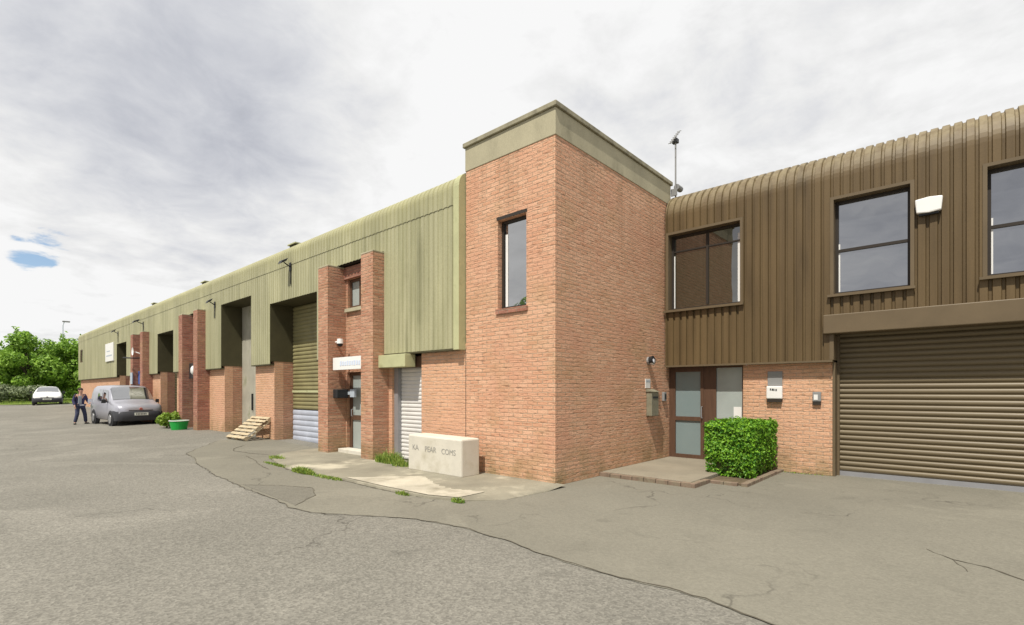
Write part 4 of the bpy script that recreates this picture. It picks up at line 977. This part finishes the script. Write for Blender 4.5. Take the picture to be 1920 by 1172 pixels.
def vehicle(kind, loc, rz, label, cat, paint, st, P):
    a = thing(kind, loc, label, cat, rz=rz, local=True)
    L = -st[-1][0]
    xs_ = []; n = 60
    for i in range(n+1): xs_.append(-L*i/n)
    b = MB(); secs = [section(spline(st, x), x) for x in xs_]; k = len(secs[0])
    for s in secs:
        b.v += s+[(p[0], -p[1], p[2]) for p in s[-2:0:-1]]
    kk = 2*k-2
    b.f = [(i*kk+j, i*kk+(j+1) % kk, (i+1)*kk+(j+1) % kk, (i+1)*kk+j) for i in range(n) for j in range(kk)]
    b.f += [tuple(range(kk-1, -1, -1)), tuple(n*kk+j for j in range(kk))]
    body = b.build('body', paint, a, smooth=True)
    def surf(x, f):
        """point on the side glass band: f=0 at belt, 1 at roof edge"""
        s = section(spline(st, x), x); A, B, C = Vector(s[5]), Vector(s[6]), Vector(s[7])
        return A.lerp(B, f*2) if f < .5 else B.lerp(C, (f-.5)*2)
    # windscreen
    x0, x1 = P['ws']; m = MB(); vs = []; nx = 8
    for i in range(nx+1):
        x = x0+(x1-x0)*i/nx; s = section(spline(st, x), x)
        row = [Vector(s[7]), Vector(s[8]), Vector(s[9]), Vector(s[10])]
        e = row[0].lerp(row[1], .3)
        pr = [e]+row[1:]
        vs += [Vector((p.x+.010, p.y, p.z+.012)) for p in pr]+[Vector((p.x+.010, -p.y, p.z+.012)) for p in pr[-2::-1]]
    m.add(vs, [(i*7+j, i*7+j+1, (i+1)*7+j+1, (i+1)*7+j) for i in range(nx) for j in range(6)]); m.build('windscreen', 'glass', a, smooth=True)
    for sg in (1, -1):
        for (xa, xb) in P['side']:
            m = MB(); vs = []
            for i in range(7):
                x = xa+(xb-xa)*i/6
                f0 = .06; f1 = .86
                if i == 0 and P.get('slant') and (xa, xb) == P['side'][0]: f1 = .25
                if i == 1 and P.get('slant') and (xa, xb) == P['side'][0]: f1 = .55
                for f in (f0, (f0+f1)/2, f1):
                    p = surf(x, f); vs.append((p.x, (p.y+.010)*sg, p.z))
            m.add(vs, [(i*3+j, i*3+j+1, (i+1)*3+j+1, (i+1)*3+j) for i in range(6) for j in range(2)]); m.build('side_window', 'glass', a, smooth=True)
        for wx in P['wheels']:
            r = P['r']; w1 = spline(st, wx)[4]
            m = MB(); m.tube([(wx, sg*(w1-.12), r+.0), (wx, sg*(w1+.028), r+.0)], r+.055, 22); m.build('wheel_arch', 'bumper', a)
            m = MB(); m.tube([(wx, sg*(w1-.16), r), (wx, sg*(w1+.01), r), (wx, sg*(w1+.045), r)], [r, r, r-.03], 22); wl = m.build('wheel', 'tyre', a)
            m = MB(); m.tube([(wx, sg*(w1+.02), r), (wx, sg*(w1+.052), r)], [r*.66, r*.62], 18)
            for q in range(5):
                t = 2*math.pi*q/5; m.box(wx+r*.35*math.cos(t)-.03, wx+r*.35*math.cos(t)+.03, min(sg*(w1+.05), sg*(w1+.06)), max(sg*(w1+.05), sg*(w1+.06)), r+r*.35*math.sin(t)-.03, r+r*.35*math.sin(t)+.03)
            m.build('rim', 'rim', wl)
        mx_, mz = P['mirror']; w1 = spline(st, mx_)[4]
        m = MB(); m.box(mx_-.05, mx_+.05, min(sg*(w1+.06), sg*(w1+.22)), max(sg*(w1+.06), sg*(w1+.22)), mz, mz+.17); m.box(mx_-.03, mx_+.03, min(sg*(w1-.03), sg*(w1+.06)), max(sg*(w1-.03), sg*(w1+.06)), mz+.03, mz+.08)
        m.build('wing_mirror', 'black', a, bevel=.02)
        m = MB(); hx, hz0, hz1, hy0_, hy1_ = P['head']; vs = []
        for i in range(5):
            y = hy0_+(hy1_-hy0_)*i/4; xx = hx-.16*(i/4)**2
            vs += [(xx+.012, y*sg, hz0), (xx-.07, y*sg, hz1+.02*i/4)]
        m.add(vs, [(2*i, 2*i+2, 2*i+3, 2*i+1) for i in range(4)]); m.build('headlight', 'lamp', a, smooth=True)
    # front bumper wraps round the nose
    m = MB(); vs = []; zs = P['bump']
    prof = [(0, .0), (.35, .02), (.62, .05), (.8, .14), (.88, .32), (.9, .62)]
    for (z, o) in ((zs[0], -.02), (zs[0]+.06, .02), ((zs[0]+zs[1])/2, .035), (zs[1]-.03, .02), (zs[1], -.02)):
        full = [(-y, d) for y, d in prof[::-1]]+prof[1:]
        for y, d in full: vs.append((.03-d+o, y+(.0 if y == 0 else math.copysign(o*.5, y)), z))
    nb = len(prof)*2-1
    m.add(vs, [(j*nb+i, j*nb+i+1, (j+1)*nb+i+1, (j+1)*nb+i) for j in range(4) for i in range(nb-1)]); m.build('bumper', P.get('bumper_mat', 'bumper'), a, smooth=True)
    gx, g0, g1, gy = P['grille']; m = MB(); m.poly([(gx, -gy, g0), (gx, gy, g0), (gx-.05, gy*.95, g1), (gx-.05, -gy*.95, g1)], (-.03, 0, 0)); gr = m.build('grille', 'black', a)
    m = MB(); m.tube([(gx-.02, 0, (g0+g1)/2+.01), (gx+.008, 0, (g0+g1)/2)], .065, 14); m.build('badge', P.get('badge', 'rim'), gr)
    pz = P['plate']; m = MB(); m.box(.066, .078, -.26, .26, pz-.06, pz+.06); pl = m.build('number_plate', 'plate', a)
    m = MB()
    for q in range(7): m.box(.0785, .0795, -.20+q*.058, -.165+q*.058, pz-.035, pz+.035)
    m.build('plate_marks', 'ink', pl)
    return a
VAN = [(0, .36, .68, .78, .55, .60, .50), (-.06, .28, .78, .90, .76, .78, .66), (-.30, .25, .88, 1.00, .87, .88, .76), (-.80, .24, .93, 1.08, .89, .90, .80), (-1.02, .24, .97, 1.17, .89, .90, .80), (-1.62, .24, 1.02, 1.70, .90, .90, .76), (-1.85, .24, 1.04, 1.79, .90, .90, .75), (-2.6, .24, 1.05, 1.83, .90, .90, .77), (-3.9, .24, 1.05, 1.82, .90, .90, .77), (-4.3, .27, 1.05, 1.78, .88, .88, .75), (-4.40, .34, 1.05, 1.70, .84, .85, .72)]
vehicle('parked_van', (-27.6, 5.80, .03), R(3.5), 'silver grey panel van with black bumper parked beside the far brick piers', 'van', 'silver', VAN,
        dict(ws=(-1.04, -1.66), side=[(-1.30, -2.22), (-2.35, -3.05)], slant=True, wheels=(-.80, -3.55), r=.32, mirror=(-1.35, 1.02), head=(-.05, .72, .90, .46, .82), bump=(.24, .68), grille=(.012, .69, .82, .46), badge='red', plate=.54))
CAR = [(0, .34, .55, .62, .52, .56, .46), (-.06, .25, .64, .74, .74, .76, .62), (-.30, .21, .74, .82, .83, .84, .70), (-.85, .20, .84, .95, .85, .86, .72), (-1.08, .20, .87, 1.02, .85, .86, .72), (-1.75, .20, .90, 1.38, .86, .86, .62), (-2.1, .20, .91, 1.45, .86, .86, .60), (-3.0, .20, .92, 1.43, .86, .86, .60), (-3.6, .22, .92, 1.25, .85, .85, .58), (-3.95, .30, .90, 1.0, .80, .80, .60)]
vehicle('parked_car', (-54.6, 5.3, gz(-54.6, 5)+.03), R(-7), 'white car with dark windscreen parked facing the viewer by the far grass verge', 'car', 'car_white', CAR,
        dict(ws=(-1.10, -1.80), side=[(-1.5, -2.3), (-2.4, -3.2)], slant=True, wheels=(-.75, -3.2), r=.30, mirror=(-1.4, .90), head=(-.05, .57, .71, .42, .74), bump=(.20, .56), grille=(.012, .57, .64, .40), plate=.45))

# ------------------------------------------------------------------ person
def skin(name, verts, edges, m, parent, lev=2):
    me = bpy.data.meshes.new(name); me.from_pydata([v[:3] for v in verts], edges, []); me.materials.append(MT[m])
    o = bpy.data.objects.new(name, me); COL.objects.link(o)
    md = o.modifiers.new('skin', 'SKIN'); md.use_smooth_shade = True
    lay = me.skin_vertices[0].data if me.skin_vertices else None
    if lay is None:
        bm = bmesh.new(); bm.from_mesh(me); bm.verts.layers.skin.verify(); bm.to_mesh(me); bm.free(); lay = me.skin_vertices[0].data
    for i, v in enumerate(verts):
        r = v[3]; lay[i].radius = r if isinstance(r, tuple) else (r, r); lay[i].use_root = (i == 0)
    sb = o.modifiers.new('sub', 'SUBSURF'); sb.levels = lev; sb.render_levels = lev
    o.parent = parent; return o
pe = thing('person', (-31.5, 4.22, .0), 'person in navy jacket and dark trousers walking beside the silver van', 'person', rz=R(20), local=True)
# local: facing +x, left hand side +y
J = dict(pel=(0, 0, .93), wai=(.01, 0, 1.10), che=(.03, 0, 1.30), nek=(.04, 0, 1.46), hd0=(.06, 0, 1.54), hd1=(.07, 0, 1.62), hd2=(.06, 0, 1.69),
         shL=(.02, .19, 1.40), elL=(.05, .27, 1.14), wrL=(.24, .24, 1.03), paL=(.31, .23, 1.04),
         shR=(.02, -.19, 1.40), elR=(-.02, -.27, 1.13), wrR=(.10, -.27, .92), paR=(.12, -.27, .85),
         hiL=(0, .10, .88), knL=(.06, .17, .50), anL=(.00, .24, .09), toL=(.13, .28, .035),
         hiR=(0, -.10, .88), knR=(.07, -.15, .50), anR=(-.02, -.20, .09), toR=(.12, -.27, .035))
names = list(J); idx = {k: i for i, k in enumerate(names)}
RAD = dict(pel=(.15, .11), wai=(.14, .10), che=(.16, .11), nek=.055, hd0=.075, hd1=(.085, .095), hd2=(.07, .08), shL=.055, elL=.042, wrL=.03, paL=(.035, .018), shR=.055, elR=.042, wrR=.03, paR=(.035, .018),
           hiL=.085, knL=.058, anL=.04, toL=.032, hiR=.085, knR=.058, anR=.04, toR=.032)
V_ = [(*J[k], RAD[k]) for k in names]
E_ = [('pel', 'wai'), ('wai', 'che'), ('che', 'nek'), ('nek', 'hd0'), ('hd0', 'hd1'), ('hd1', 'hd2'), ('che', 'shL'), ('shL', 'elL'), ('elL', 'wrL'), ('wrL', 'paL'), ('che', 'shR'), ('shR', 'elR'), ('elR', 'wrR'), ('wrR', 'paR'), ('pel', 'hiL'), ('hiL', 'knL'), ('knL', 'anL'), ('anL', 'toL'), ('pel', 'hiR'), ('hiR', 'knR'), ('knR', 'anR'), ('anR', 'toR')]
E_ = [(idx[p], idx[q]) for p, q in E_]
def fingers(side, pal, fw, lat, dn):
    for k, (o, L) in enumerate(((-.028, .065), (-.010, .075), (.010, .070), (.027, .055))):
        b0 = Vector(J[pal])+Vector(lat)*o+Vector(fw)*.035; b1 = b0+Vector(fw)*L*.55+Vector(dn)*.008; b2 = b1+Vector(fw)*L*.4+Vector(dn)*.028
        i = len(V_); V_.extend([(*b0, .0095), (*b1, .0088), (*b2, .0075)]); E_.extend([(idx[pal], i), (i, i+1), (i+1, i+2)])
    t0 = Vector(J[pal])-Vector(lat)*.040; t1 = t0-Vector(lat)*.018+Vector(fw)*.035; i = len(V_); V_.extend([(*t0, .011), (*t1, .009)]); E_.extend([(idx[pal], i), (i, i+1)])
fingers('L', 'paL', (1, -.1, .05), (0, 1, 0), (0, 0, -1)); fingers('R', 'paR', (.25, 0, -1), (1, 0, .25), (.0, .9, 0))
body = skin('body', V_, E_, 'skin', pe)
f = MB(); f.ball((.155, .033, 1.625), (.012, .016, .010)); f.ball((.155, -.033, 1.625), (.012, .016, .010)); f.build('eyes', 'ink', pe, smooth=True)
f = MB(); f.poly([(.155, -.014, 1.585), (.155, .014, 1.585), (.158, 0, 1.63)], (.022, 0, -.002)); f.build('nose', 'skin', pe)
f = MB(); f.ball((.148, 0, 1.557), (.008, .026, .007)); f.build('mouth', 'red', pe, smooth=True)
f = MB(); f.ball((.06, .088, 1.61), (.022, .012, .032)); f.ball((.06, -.088, 1.61), (.022, .012, .032)); f.build('ears', 'skin', pe, smooth=True)
f = MB(); f.ball((.035, 0, 1.665), (.115, .10, .085), 14, 10); f.build('hair', 'hair', pe, smooth=True)
def sub(keys, edges, rad): 
    ii = {k: i for i, k in enumerate(keys)}; return [(*J[k], rad[k]) for k in keys], [(ii[p], ii[q]) for p, q in edges]
kv, ke = sub(['wai', 'pel', 'che', 'shL', 'elL', 'wrL', 'shR', 'elR', 'wrR'], [('pel', 'wai'), ('wai', 'che'), ('che', 'shL'), ('shL', 'elL'), ('elL', 'wrL'), ('che', 'shR'), ('shR', 'elR'), ('elR', 'wrR')],
             dict(pel=(.18, .14), wai=(.17, .13), che=(.185, .14), shL=.075, elL=.062, wrL=.05, shR=.075, elR=.062, wrR=.05))
skin('jacket', kv, ke, 'navy', pe)
kv, ke = sub(['pel', 'hiL', 'knL', 'anL', 'hiR', 'knR', 'anR'], [('pel', 'hiL'), ('hiL', 'knL'), ('knL', 'anL'), ('pel', 'hiR'), ('hiR', 'knR'), ('knR', 'anR')], dict(pel=(.165, .13), hiL=.105, knL=.082, anL=.07, hiR=.105, knR=.082, anR=.07))
skin('trousers', kv, ke, 'trousers', pe)
f = MB(); f.tube([(.0, 0, .90), (.0, 0, .95)], [.185, .18], 16); f.build('shirt_hem', 'whitecloth', pe, smooth=True)
f = MB(); f.poly([(.13, -.16, .98), (.15, -.02, .98), (.165, -.02, 1.36), (.14, -.15, 1.36)], (.03, 0, 0)); f.build('chest_panel', 'greycloth', pe, bevel=.015)
for s in ('L', 'R'):
    A, T = Vector(J['an'+s]), Vector(J['to'+s]); f = MB(); d = (T-A); f.tube([(A.x-.05, A.y, .045), (A.x+.02, A.y, .05), (T.x-.02, T.y, .042), (T.x+.05, T.y, .035)], [.04, .05, .048, .03], 10); f.build('shoe', 'shoe', pe, smooth=True)
f = MB(); f.box(.36, .375, .14, .34, .97, 1.22); ob = f.build('clipboard', 'whitecloth', None); ob.location = pe.location; ob.rotation_euler = pe.rotation_euler
tag(ob, 'pale sheet of paper held by the person in the navy jacket', 'paper')
for o in list(bpy.data.objects):
    if '_base' in o: del o['_base']
